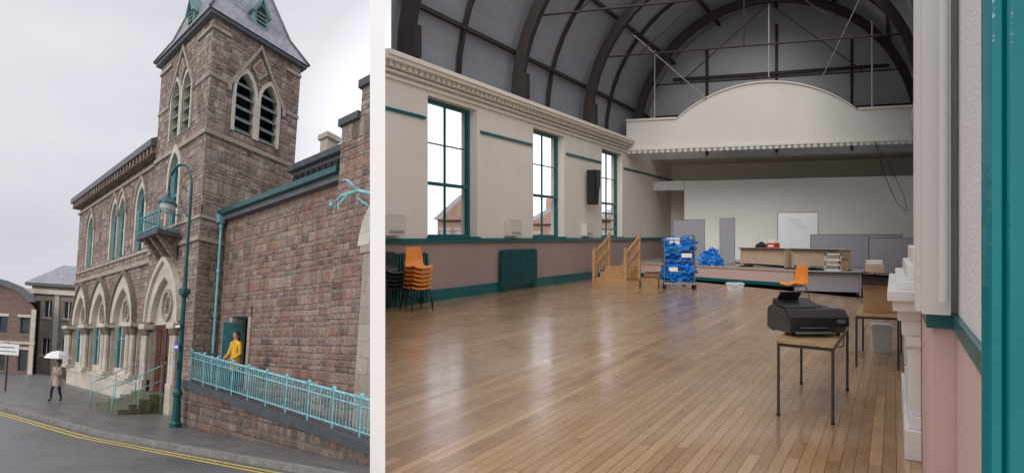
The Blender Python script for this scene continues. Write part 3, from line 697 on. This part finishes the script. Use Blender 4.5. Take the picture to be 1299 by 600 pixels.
for a,c in wins:
    for r0,r1,z0,z1 in ((a,a+.08,-.04,3.25),(c-.08,c,-.04,3.25),(a+.08,c-.08,-.04,.05),(a+.08,c-.08,3.15,3.25),(a+.08,c-.08,1.22,1.30)):
        b.box(-.3,-.2,r0,r1,z0,z1,'tealw')
    m=(a+c)/2; b.box(-.27,-.22,m-.015,m+.015,.05,1.22,'tealw'); b.box(-.27,-.22,m-.015,m+.015,1.30,3.15,'tealw')
    b.box(-.27,-.22,a+.08,c-.08,2.2,2.23,'tealw')
    b.box(-.19,.07,a-.05,c+.05,-.042,-.005,'tealw')
a,c=wins[2]
for z in (.25,.6,.85): b.box(-.2,-.16,a+.1,c-.1,z,z+.05,'tealw')
b.done('sash_windows',hl)
pts=[(-.5,-1.5),(-.80,3.95),(-2.75,13.1),H((-.1,0,0)).xy,H((-.1,20.5,0)).xy,H((11.2,20.5,0)).xy,H((11.2,-6,0)).xy,(3.5,1),(1.8,-1.5)]
Hi=Matrix(((.9597,.5176),(-.2809,.8556))).inverted()
fl=B(H); fp=[]
for p in pts:
    q=Hi@V((p[0]+2.68,p[1]-13.3)); fp.append((q.x,q.y,-1.5))
fl.poly(fp,'floor'); fl.done('wood_floor',hl)
b=B(H); b.box(10.35,10.7,-6,20,-1.5,3.95,'wall'); b.box(10.29,10.348,-6,12,-.15,-.04,'tealw'); b.box(10.3,10.348,-6,12,-1.5,-1.24,'tealw')
for r in (-3.2,2.0,7.0): b.box(10.15,10.348,r,r+.7,-1.5,3.35,'pelm'); b.box(10.08,10.348,r-.06,r+.76,3.0,3.3,'pelm')
b.done('right_wall',hl)
b=B(Q)
b.box(.10,.9,3.62,7.2,-.36,3.95,'chip'); b.box(.10,.9,3.62,7.2,-1.5,-.435,'pinkn'); b.box(.07,.9,3.585,7.2,-.433,-.362,'tealw')
b.box(.19,.9,1.45,3.61,-.36,3.95,'chip'); b.box(.19,.9,1.45,3.61,-1.5,-.435,'pinkn'); b.box(.17,.9,1.45,3.58,-.433,-.362,'tealw')
b.box(.165,.188,1.45,3.60,-1.5,-1.3,'tealw')
b.box(.05,.16,3.5,3.615,-.36,3.9,'pelm'); b.box(.03,.098,3.62,3.9,-.36,3.9,'pelm'); b.cyl((.13,3.46,-.3),(.13,3.46,3.9),.018,.018,'pelm',8)
b.done('chimney_breast_wall',hl)
b=B(W)
b.box(.90,1.3,1.14,1.19,-1.5,2.4,'tealdoor'); b.box(.875,.898,1.15,1.18,-1.5,2.4,'tealdoor'); b.box(.955,1.3,1.115,1.139,-1.5,2.4,'tealdoor'); b.done('teal_door_frame',None,.006)
b=B(Q)
def mp(q,r0,r1,z0,z1): b.box(q,.098,r0,r1,z0,z1,'marble')
mp(.0,5.0,7.1,-1.5,-1.30); mp(.025,5.05,7.05,-1.30,-1.22)
for r0,r1 in ((5.1,5.5),(6.6,7.0)):
    mp(.04,r0,r1,-1.22,-.75); mp(.02,r0+.06,r1-.06,-1.15,-.82)
    mp(.01,r0-.03,r1+.03,-.75,-.68); mp(-.015,r0,r1,-.68,-.58); mp(-.04,r0,r1,-.58,-.5)
mp(.05,5.5,6.6,-.75,-.5)
mp(-.07,4.95,7.15,-.5,-.43); mp(-.10,4.9,7.2,-.43,-.36); mp(-.05,5.0,7.1,-.36,-.3); mp(.01,5.1,7.0,-.3,-.2); mp(.05,5.15,6.95,-.2,-.08)
b.box(.07,.096,5.5,6.6,-1.22,-.75,'dark'); b.done('fireplace_mantel',None,.006)
# roof: vault with an unseen opening added over the near end for light
b=B(H)
R=5.5; cx=5.175; zc=3.86; n=28
def arcp(R,a): return (cx-R*math.cos(a),zc+R*1.06*math.sin(a))
def rstart(w,z):
    return max(-2,.2-1.3*w,(z/.40-13.3+.2809*w)/.8556-1.0)
for i in range(n):
    a0=math.pi*i/n; a1=math.pi*(i+1)/n
    (w0,z0),(w1,z1)=arcp(R,a0),arcp(R,a1); (W0,Z0),(W1,Z1)=arcp(R+.15,a0),arcp(R+.15,a1)
    ra,rb=rstart(w0,z0),rstart(w1,z1)
    b.hexa([(w0,ra,z0),(w1,rb,z1),(w1,20.4,z1),(w0,20.4,z0)],[(W0,ra+.2,Z0),(W1,rb+.2,Z1),(W1,20.4,Z1),(W0,20.4,Z0)],'roofp')
b.done('barrel_roof',hl)
b=B(H)
def rib(r,R0,R1,th):
    for i in range(n):
        a0=math.pi*i/n; a1=math.pi*(i+1)/n
        q=[arcp(R1,a0),arcp(R1,a1),arcp(R0,a1),arcp(R0,a0)]
        b.hexa([(u,r-th/2,v) for u,v in q],[(u,r+th/2,v) for u,v in q],'timber')
for r in (.6,5.4,10.2,15.0): rib(r,4.98,5.28,.2)
for r in (3.0,7.8,12.6): rib(r,5.36,5.46,.08)
for a in (14,40,65,90,115,140,166):
    u,v=arcp(5.4,math.radians(a)); b.box(u-.05,u+.05,max(.6,rstart(u,v)),17,v-.05,v+.05,'timber')
for r in (.6,5.4,10.2,15.0):
    for sg in (1,-1):
        wx=.05 if sg==1 else 10.3
        b.box(min(wx,wx+sg*.3),max(wx,wx+sg*.3),r-.11,r+.11,3.9,4.6,'timber')
b.done('timber_trusses',hl)
b=B(H)
for r in (5.4,10.2,15.0):
    b.cyl((.6,r,6.2),(9.75,r,6.2),.03,.03,'timber',6); b.cyl((5.175,r,6.2),(5.175,r,9.1),.025,.025,'conduit' if r>12 else 'timber',6)
    b.cyl((1.8,r,6.2),(5.175,r,9.1),.02,.02,'timber',6); b.cyl((8.5,r,6.2),(5.175,r,9.1),.02,.02,'timber',6)
b.cyl((1.0,14.4,4.5),(1.0,14.4,7.6),.025,.025,'conduit',6); b.cyl((8.8,14.4,4.7),(8.8,14.4,7.9),.035,.035,'conduit',6)
b.cyl((3.2,14.3,5.2),(1.6,10.3,6.9),.017,.017,'conduit',6); b.cyl((6.9,14.3,5.4),(8.6,10.3,7.5),.017,.017,'conduit',6)
b.done('tie_rods',hl)
b=B(H)
gp=[(-.3,3.38)]+[arcp(5.48,math.pi*i/n) for i in range(n+1)]+[(10.65,3.38)]
b.prism(gp,lambda u,v,d:(u,d,v),17.0,17.1,'gablep')
for u in (2.4,5.175,8.0): b.box(u-.05,u+.05,16.9,16.99,3.5,zc+math.sqrt(max(0,25-(u-cx)**2)),'timber')
for z in (5.2,6.8): h=math.sqrt(26-(z-zc)**2); b.box(cx-h,cx+h,16.8,16.88,z-.06,z+.06,'timber')
b.done('gable_wall',hl)
b=B(H)
wa,wb=2.0,8.3
cR=[]; hh=1.2; half=(wb-wa)/2; RR=(half*half+hh*hh)/(2*hh); mc=(wa+wb)/2
for i in range(25):
    x=wb-(wb-wa)*i/24; cR.append((x,4.62+math.sqrt(RR*RR-(x-mc)**2)-(RR-hh)))
prof=[(.0,3.34),(10.33,3.34),(10.33,4.6)]+cR+[(0.0,4.6)]
b.prism(prof,lambda u,v,d:(u,d,v),14.05,14.25,'pelm')
b.box(0,wa-.05,13.98,14.3,4.602,4.68,'pelm'); b.box(wb+.05,10.33,13.98,14.3,4.602,4.68,'pelm')
b.box(0,10.33,13.95,14.048,3.42,3.50,'pelm')
w=.05
while w<10.2: b.box(w,w+.12,13.97,14.048,3.3,3.418,'rail_w'); w+=.22
b.ring([(x,z+.05) for x,z in cR],[(x,z) for x,z in cR],lambda u,v,d:(u,d,v),13.98,14.3,'pelm')
b.done('stage_pelmet',hl)
b=B(H)
b.box(0,10.35,20.0,20.1,-1.0,3.6,'wall'); b.box(-.05,10.4,17.05,19.99,3.43,3.5,'wall')
b.box(1.3,10.3,17.5,17.7,-1.0,2.45,'wallw'); b.box(.0,1.29,17.4,17.75,2.05,2.45,'wallw')
b.done('stage_back_wall',hl)
gdir=V((.5414,-.8407,0)); gback=V((.8407,.5414,0)); S=Fr((4.31,24.85,-1.0),gdir,gback,(0,0,1))
b=B(W)
p=[S((-.3,0,0)),S((11.3,0,0)),H((10.34,4,-1)),H((10.34,20,-1)),H((0.01,20,-1)),]
b.hexa([(q.x,q.y,-1.49) for q in p],[(q.x,q.y,-1.0) for q in p],'desktop'); b.done('stage_platform',hl)
b=B(S)
b.box(-.2,11.2,-.03,-.003,-.38,-.04,'pinkn'); b.box(-.2,11.2,-.05,-.003,-.5,-.381,'tealw'); b.box(-.2,11.2,-.06,.02,-.04,.012,'desk'); b.done('stage_front',hl)
# wall fittings
for ra,rb in ((4.4,6.25),(-.1,1.2)):
    b=B(H)
    b.box(.08,.11,ra,rb,-1.32,-.42,'radi')
    r=ra
    while r<rb-.05: b.box(.06,.2,r,r+.05,-1.36,-.38,'radi'); b.cyl((.13,r+.025,-.38),(.13,r+.025,-.35),.03,.02,'radi',6); r+=.1
    for r in (ra+.05,rb-.15): b.box(.09,.17,r,r+.06,-1.5,-1.36,'radi')
    b.cyl((.12,rb+.05,-1.45),(.12,rb+.05,-.5),.02,.02,'radi',6)
    b.done('cast_iron_radiator')
for r0,r1 in ((-.2,.38),(4.75,5.35),(9.75,10.3)):
    b=B(H); b.box(.003,.2,r0,r1,.02,.44,'rail_w'); b.box(.2,.21,r0+.06,r1-.06,.07,.13,'desktop'); b.box(.01,.19,r0+.05,r1-.05,.441,.452,'desktop'); b.done('fan_heater_box',None,.01)
b=B(H.at((.25,10.15,1.7)).yaw(-10)); b.hexa([(-.12,-.16,-.6),(.1,-.16,-.6),(.1,.16,-.6),(-.12,.16,-.6)],[(-.14,-.16,.6),(.2,-.16,.6),(.2,.16,.6),(-.14,.16,.6)],'black'); b.box(-.25,-.12,-.04,.04,0,.3,'steel'); b.box(.2,.21,-.13,.13,-.0,.56,'charcoal'); b.done('wall_speaker',None,.01)
def chair(b,x,y,z,legs=True,seat='orange',h=.44):
    pr=[(-.22,.0),(-.2,.03),(.0,.0),(.15,.0),(.2,.04),(.24,.2),(.28,.42)]
    wd=[.2,.215,.22,.22,.21,.2,.17]
    cr=5; vs=[]; 
    for (yy,zz),w_ in zip(pr,wd):
        for j in range(cr):
            u=-1+2*j/(cr-1); vs.append((x+u*w_,y+yy-(.04*u*u if zz>.1 else 0),z+h+zz+.035*u*u*(1 if zz<.1 else 0)))
    fs=[(i*cr+j,i*cr+j+1,(i+1)*cr+j+1,(i+1)*cr+j) for i in range(len(pr)-1) for j in range(cr-1)]
    m=len(vs); vs2=[(a,c,d-.018) for a,c,d in vs]
    b.add(vs+vs2,fs+[tuple(m+k for k in f)[::-1] for f in fs],seat,True)
    edge=[j for j in range(cr)]+[i*cr+cr-1 for i in range(1,len(pr))]+[(len(pr)-1)*cr+j for j in range(cr-2,-1,-1)]+[i*cr for i in range(len(pr)-2,0,-1)]
    b.add([vs[i] for i in edge]+[vs2[i] for i in edge],[(i,(i+1)%len(edge),len(edge)+(i+1)%len(edge),len(edge)+i) for i in range(len(edge))],seat)
    if legs:
        for sx in (-1,1):
            b.tube([(x+sx*.24,y-.24,z),(x+sx*.19,y-.16,z+h-.03),(x+sx*.19,y+.15,z+h-.03),(x+sx*.24,y+.26,z)],.012,'legs',6)
        b.cyl((x-.19,y-.1,z+h-.03),(x+.19,y-.1,z+h-.03),.01,.01,'legs',6); b.cyl((x-.19,y+.12,z+h-.03),(x+.19,y+.12,z+h-.03),.01,.01,'legs',6)
cf=Fr((-1.95,12.9,-1.5),(.80,.60,0),(-.60,.80,0),(0,0,1))
b=B(cf)
for i in range(6): chair(b,0,-.02*i,.085*i,legs=(i<2))
b.done('stacked_orange_chairs')
b=B(Fr((-2.5,13.0,-1.5),(.80,.60,0),(-.60,.80,0),(0,0,1)))
for i in range(5): chair(b,0,-.02*i,.08*i,seat='black')
b.done('stacked_black_chairs')
b=B(Fr((6.35,14.2,-1.5),(-.75,.66,0),(-.66,-.75,0),(0,0,1)).yaw(150)); chair(b,0,0,0,h=.42); b.done('orange_chair')
b=B(H.at((.82,8.9,-1.5)))
for i in range(3): b.box(.02,1.0,.4*i,.4*i+.44,0 if i==0 else .001,.165*(i+1),'pine')
for x in (0,1.02):
    for y in (-.05,1.2): b.box(x-.045,x+.045,y-.045,y+.045,0,1.05 if y<1 else 1.55,'pine'); b.sph((x,y,1.08 if y<1 else 1.58),.05,'pine',n=8,m=6)
    for z in (.55,.95): b.hexa([(x-.03,0,z-.04),(x+.03,0,z-.04),(x+.03,1.16,z+.46),(x-.03,1.16,z+.46)],[(x-.03,0,z+.04),(x+.03,0,z+.04),(x+.03,1.16,z+.54),(x-.03,1.16,z+.54)],'pine')
    for i in range(1,6): y=.19*i; b.box(x-.018,x+.018,y-.018,y+.018,.1+.1*i,.95+.42*y,'pine')
b.done('pine_steps_with_handrails')
cf=Fr((4.85,18.3,-1.5),(.97,-.22,0),(.22,.97,0),(0,0,1)); b=B(cf)
for x in (-.42,.42):
    for y in (-.3,.35): b.cyl((x,y,.15),(x,y,1.52),.016,.016,'steel',6); b.cyl((x,y,0),(x,y,.13),.05,.05,'black',8)
for z in (.2,.5,.8,1.1,1.4,1.52):
    b.tube([(-.42,-.3,z),(.42,-.3,z)],.012,'steel',5); b.tube([(.42,-.3,z),(.42,.35,z),(-.42,.35,z),(-.42,-.3,z)],.01,'steel',5)
for i in range(8): b.cyl((-.42+.12*i,.35,.2),(-.42+.12*i,.35,1.5),.007,.007,'steel',5)
for i in range(5):
    for x in (-.42,.42): b.cyl((x,-.3+.13*i,.2),(x,-.3+.13*i,1.5),.007,.007,'steel',5)
b.box(-.44,.44,-.32,.37,.13,.18,'steel')
for i in range(5):
    for j in range(2): b.sph((-.19+.38*j+random.uniform(-.05,.05),random.uniform(-.06,.06),.32+.24*i+random.uniform(-.04,.04)),.24,'bluebag',(.95,1.1,.75),20,14,.8)
b.box(-.36,.0,-.29,.0,1.28,1.46,'sign'); b.box(-.3,-.05,-.34,-.31,.5,.62,'paintw'); b.box(.05,.34,-.335,-.31,.9,1.02,'sign')
b.done('roll_cage_trolley')
b=B(Fr((6.75,21.7,-1.0),(1,0,0),(0,1,0),(0,0,1)))
for p_ in ((0,0,.12,.24),(.28,.1,.12,.2),(.12,.15,.32,.22),(.2,.1,.48,.12)): b.sph(p_[:3],p_[3],'bluebag',(1,1,.85),22,14,.9,flat=0.0)
b.done('blue_bags')
def carton(name,fr,w,d,h,k='cardboard'):
    b=B(fr); b.box(-w/2,w/2,-d/2,d/2,0,h,k); b.box(-w/2-.002,w/2+.002,-.03,.03,h*.6,h+.003,'desk' if k=='cardboard' else k)
    b.hexa([(-w/2,-d/2,h),(w/2,-d/2,h),(w/2,-d/2-.08,h+.03),(-w/2,-d/2-.08,h+.03)],[(-w/2,-d/2,h+.008),(w/2,-d/2,h+.008),(w/2,-d/2-.08,h+.038),(-w/2,-d/2-.08,h+.038)],k)
    return b.done(name,None,.006)
carton('cardboard_box',Fr((4.08,18.5,-1.5),(.95,-.3,0),(.3,.95,0),(0,0,1)),.42,.35,.32)
carton('cardboard_box',Fr((4.28,19.3,-1.5),(.95,-.1,0),(.1,.95,0),(0,0,1)),.45,.35,.40)
carton('cardboard_box',Fr((3.62,18.7,-1.5),(.9,-.4,0),(.4,.9,0),(0,0,1)),.36,.3,.24)
def tub(fr,w,d,h):
    b=B(fr); q=lambda s,z:[(-w/2*s,-d/2*s,z),(w/2*s,-d/2*s,z),(w/2*s,d/2*s,z),(-w/2*s,d/2*s,z)]
    b.hexa(q(.85,0),q(1,h),'tub'); b.hexa(q(1.06,h-.02),q(1.06,h+.015),'tub'); b.hexa(q(.9,h+.016),q(.88,h+.03),'tub'); b.box(-.06,.06,-d/2*1.1,-d/2*1.04,h-.07,h-.02,'tub'); return b.done('plastic_storage_tub',None,.006)
tub(Fr((6.15,17.4,-1.5),(.95,-.3,0),(.3,.95,0),(0,0,1)),.46,.4,.2)
tub(Fr((4.83,8.25,-1.5),(.9,-.43,0),(.43,.9,0),(0,0,1)),.24,.3,.33)
def desk(fr,l=1.6,d=.7,h=.63,top='desk',side='desk'):
    b=B(fr); b.box(0,l,0,d,h-.035,h,top); b.box(.03,.06,.04,d-.04,0,h-.036,side); b.box(l-.06,l-.03,.04,d-.04,0,h-.036,side); b.box(.061,l-.061,.12,.14,.12,h-.036,side)
    b.box(.02,.07,.02,d-.02,0,.04,'legs'); b.box(l-.07,l-.02,.02,d-.02,0,.04,'legs'); b.box(.0,l,-.003,-.001,h-.034,h-.001,'legs'); return b.done('office_desk',None,.004)
desk(S.at((5.1,.5,0)),1.7); desk(S.at((6.95,.5,0)),1.55)
desk(Fr((7.15,16.0,-1.5),(.93,-.36,0),(.36,.93,0),(0,0,1)),1.55,.65,.62,'desktop','screen')
def whiteb(fr,w,z0,z1):
    b=B(fr); b.box(-w/2,w/2,-.01,.02,z0,z1,'board')
    b.ring(rect(-w/2-.03,w/2+.03,z0-.03,z1+.03),rect(-w/2,w/2,z0,z1),lambda u,v,d:(u,d,v),-.02,.03,'steel',True)
    for x in (-w/2,w/2): b.cyl((x,.05,0),(x,.05,z1+.03),.015,.015,'steel',6); b.cyl((x,-.3,.02),(x,.4,.02),.015,.015,'steel',6)
    for i in range(5): b.tube([(-.4+.1*i,-.012,z1-.25-.08*i),(.05+.07*i,-.012,z1-.23-.08*i)],.004,'legs',4)
    b.box(-w/3,w/3,-.07,-.02,z0-.05,z0-.035,'steel'); return b.done('whiteboard_on_stand')
whiteb(Fr((10.6,23.4,-1.0),(.96,-.28,0),(.28,.96,0),(0,0,1)),1.35,.5,1.88)
def pscreen(fr,w,h):
    b=B(fr); b.box(-w/2,w/2,-.02,.02,.03,h,'screen'); b.ring(rect(-w/2-.015,w/2+.015,.015,h+.015),rect(-w/2,w/2,.03,h),lambda u,v,d:(u,d,v),-.026,.026,'lead',True)
    for x in (-w/2+.1,w/2-.1): b.box(x-.02,x+.02,-.2,.2,0,.03,'legs')
    return b.done('office_partition_screen')
sf=lambda x,y,z=-1.0:Fr((x,y,z),(.96,-.28,0),(.28,.96,0),(0,0,1))
pscreen(sf(10.9,20.0),2.6,1.05); pscreen(sf(10.1,16.6),1.25,.95); pscreen(sf(7.75,22.7),.5,1.65); pscreen(sf(6.45,23.0),1.1,1.6); pscreen(sf(11.8,19.2),1.3,.8)
b=B(S.at((5.9,.85,.63))); b.box(0,.3,0,.25,0,.16,'red'); b.box(.03,.27,.02,.2,.161,.26,'sign'); b.box(.05,.25,-.004,-.001,.04,.1,'sign'); b.done('first_aid_case',None,.01)
b=B(S.at((5.35,1.0,.63))); b.hexa([(0,0,0),(.5,0,0),(.5,.35,0),(0,.35,0)],[(0,.03,.1),(.3,.03,.05),(.3,.35,.05),(0,.35,.22)],'black'); b.done('desk_telephone',None,.01)
b=B(Fr((8.1,16.0,-.88),(.93,-.36,0),(.36,.93,0),(0,0,1)))
for i,(x,z,k_) in enumerate(((-.15,0,'tub'),(-.14,.13,'screen'),(-.15,.26,'rail_w'),(-.14,.39,'lead'))): b.box(x,x+.38,0,.28,z,z+.02,k_); b.box(x,x+.02,0,.28,z+.02,z+.13,k_); b.box(x+.36,x+.38,0,.28,z+.02,z+.13,k_); b.box(x+.04,x+.34,.03,.27,z+.021,z+.05,'sign')
b.done('letter_trays')
b=B(Fr((8.95,15.6,-.88),(.93,-.36,0),(.36,.93,0),(0,0,1))); b.box(-.2,.2,-.15,.15,0,.2,'desk'); b.box(-.17,.17,-.12,.12,.201,.3,'sign'); b.done('paper_stack',None,.005)
carton('cardboard_box',Fr((8.45,16.1,-.88),(.93,-.36,0),(.36,.93,0),(0,0,1)),.2,.2,.3)
# foreground folding table with printer
b=B(W)
c=[(2.235,5.29),(2.564,5.04),(3.27,6.15),(2.945,6.42)]
m_=V((sum(p[0] for p in c)/4,sum(p[1] for p in c)/4,0))
def sc(p,s): return (m_.x+(p[0]-m_.x)*s,m_.y+(p[1]-m_.y)*s)
cc=[sc(p,1.06) for p in c]
b.hexa([(x,y,-.885) for x,y in cc],[(x,y,-.86) for x,y in cc],'tabletop')
for i in range(4):
    p,q=c[i],c[(i+1)%4]; b.cyl((p[0],p[1],-.905),(q[0],q[1],-.905),.013,.013,'legs',6)
    b.cyl((p[0],p[1],-1.5),(p[0],p[1],-.885),.0125,.0125,'legs',8); b.cyl((p[0],p[1],-1.5),(p[0],p[1],-1.48),.017,.017,'black',8)
b.done('folding_table')
b=B(W)
c2=[(3.97,7.27),(4.35,7.1),(5.0,8.1),(4.62,8.3)]
m_=V((4.48,7.7,0)); cc=[sc(p,1.05) for p in c2]
b.hexa([(x,y,-.915) for x,y in cc],[(x,y,-.89) for x,y in cc],'tabletop')
for i in range(4):
    p,q=c2[i],c2[(i+1)%4]; b.cyl((p[0],p[1],-.93),(q[0],q[1],-.93),.013,.013,'legs',6); b.cyl((p[0],p[1],-1.5),(p[0],p[1],-.915),.013,.013,'legs',8)
b.done('folding_table')
carton('cardboard_box',Fr((4.36,7.5,-.889),(.9,-.43,0),(.5,.86,0),(0,0,1)),.32,.4,.28)
# printer seen from its corner
pf=Fr((2.62,5.62,-.86),(.86,.02,0),(-.02,.95,0),(0,0,1)); b=B(pf)
prof=[(-.20,.03),(-.25,.10),(-.24,.17),(-.18,.215),(.2,.235),(.26,.2),(.27,.03),(.2,.015)]
b.prism(prof,lambda u,v,d:(d,u,v),-.28,.28,'charcoal')
b.prism([(-.262,.09),(-.262,.17),(-.19,.226),(-.1,.232),(-.1,.215),(-.18,.2),(-.22,.1)],lambda u,v,d:(d,u,v),-.29,-.12,'black')
b.prism([(-.262,.09),(-.262,.17),(-.19,.226),(-.1,.232),(-.1,.215),(-.18,.2),(-.22,.1)],lambda u,v,d:(d,u,v),-.119,.29,'black')
b.hexa([(-.26,-.1,.236),(.12,-.1,.236),(.12,.2,.240),(-.26,.2,.240)],[(-.25,-.08,.25),(.11,-.08,.25),(.11,.19,.30),(-.25,.19,.30)],'black')
b.hexa([(-.24,.17,.24),(-.02,.17,.24),(-.02,.19,.24),(-.24,.19,.24)],[(-.22,.08,.36),(.0,.08,.36),(.0,.10,.365),(-.22,.10,.365)],'black')
b.box(-.24,.12,-.27,-.245,.03,.05,'lead'); b.box(-.2,.08,-.27,-.256,.08,.086,'steel'); b.box(.17,.25,-.272,-.255,.12,.15,'lead')
for i in range(6): b.box(.281,.286,-.12+.05*i,-.10+.05*i,.08,.17,'black')
for x in (-.24,.24):
    for y in (-.16,.2): b.cyl((x,y,0),(x,y,.035),.02,.02,'black',8)
b.done('inkjet_printer',None,.008)
b=B(W); b.tube([(2.95,5.75,-.84),(3.0,5.7,-.88),(3.02,5.75,-1.0),(2.93,5.9,-1.06),(2.8,6.0,-1.0),(2.7,6.0,-.92)],.006,'black',6); b.done('power_cable')
b=B(H); b.tube([(8.9,13.9,3.4),(9.2,13.9,2.2),(9.6,14,1.2),(9.9,14.1,.9)],.012,'black',5); b.tube([(8.9,13.9,3.4),(9.4,13.9,2.5),(9.8,14,1.5),(9.95,14.1,.9)],.01,'black',5); b.done('hanging_cables')
def house(name,x0,x1,y,ztop,zr,chim=None):
    b=B(W); b.box(x0,x1,y,y+6,-9,ztop,'winbrick'); m=(x0+x1)/2
    b.prism([(x0-.3,ztop),(x1+.3,ztop),(m,zr)],lambda u,v,d:(u,d,v),y-.2,y+6.2,'winslate'); b.prism([(x0+.2,ztop-.05),(x1-.2,ztop-.05),(m,zr-.35)],lambda u,v,d:(u,d,v),y-.25,y-.201,'winbrick')
    if chim: b.box(m-.5,m+.1,y+2,y+3,zr-1,zr+.6,'winbrick')
    for i in range(3): cxx=x0+(x1-x0)*(i+.5)/3; b.box(cxx-.35,cxx+.35,y-.05,y-.003,ztop-2.2,ztop-.8,'winslate'); b.box(cxx-.45,cxx+.45,y-.08,y-.003,ztop-.798,ztop-.6,'cream')
    b.done(name)
house('terraced_brick_house',-5.2,-2.0,44,1.2,2.9); house('terraced_brick_house',1.0,5.5,48,1.0,2.4,True); house('terraced_brick_house',6.2,9.5,46,1.2,2.2)
# ================================================================= LIGHT
w=bpy.data.worlds.new('World'); scene.world=w; w.use_nodes=True; nt=w.node_tree
bgn=nt.nodes['Background']; bgn.inputs[1].default_value=.1
sky=nt.nodes.new('ShaderNodeTexSky'); sky.sky_type='NISHITA'; sky.sun_disc=False; sky.sun_elevation=math.radians(32); sky.sun_rotation=math.radians(195)
hsv=nt.nodes.new('ShaderNodeHueSaturation'); hsv.inputs['Saturation'].default_value=.2; nt.links.new(sky.outputs[0],hsv.inputs['Color'])
tc=nt.nodes.new('ShaderNodeTexCoord'); mpn=nt.nodes.new('ShaderNodeMapping'); mpn.inputs['Scale'].default_value=(1,1,2.5); nt.links.new(tc.outputs['Generated'],mpn.inputs[0])
cn=noise(nt,mpn.outputs[0],1.8,5,.55)
cl=ramp(nt,cn,[(.3,(6.6,6.5,7.2)),(.7,(8.6,8.5,9.1))])
dt=nt.nodes.new('ShaderNodeVectorMath'); dt.operation='DOT_PRODUCT'; nt.links.new(tc.outputs['Generated'],dt.inputs[0]); dt.inputs[1].default_value=V((.1,1,.05)).normalized()
mr=nt.nodes.new('ShaderNodeMapRange'); nt.links.new(dt.outputs['Value'],mr.inputs[0])
for i,v in ((1,.9),(2,.985),(3,1.0),(4,2.0)): mr.inputs[i].default_value=v
sz=nt.nodes.new('ShaderNodeSeparateXYZ'); nt.links.new(tc.outputs['Generated'],sz.inputs[0])
mz=nt.nodes.new('ShaderNodeMapRange'); nt.links.new(sz.outputs[2],mz.inputs[0])
for i,v in ((1,.45),(2,.9),(3,1.0),(4,2.2)): mz.inputs[i].default_value=v
vm=nt.nodes.new('ShaderNodeVectorMath'); vm.operation='SCALE'; nt.links.new(cl,vm.inputs[0]); nt.links.new(math_(nt,'MULTIPLY',mr.outputs[0],mz.outputs[0]),vm.inputs['Scale'])
mixn=mixc(nt,.9,hsv.outputs[0],vm.outputs[0]); nt.links.new(mixn,bgn.inputs[0])
sd=bpy.data.lights.new('Sun','SUN'); sd.energy=1.5; sd.angle=math.radians(30); sd.color=(1,.96,.9)
so=bpy.data.objects.new('Sun',sd); scene.collection.objects.link(so)
dirv=V((.25,.83,-.52)); so.rotation_euler=dirv.to_track_quat('-Z','Y').to_euler()
# ================================================================= CAMERA
cd=bpy.data.cameras.new('Camera'); co=bpy.data.objects.new('Camera',cd); scene.collection.objects.link(co)
cd.sensor_width=36; cd.lens=36*800/1299; cd.clip_start=.05; cd.clip_end=2000
co.location=(0,0,0); co.rotation_euler=(math.pi/2,0,0); scene.camera=co
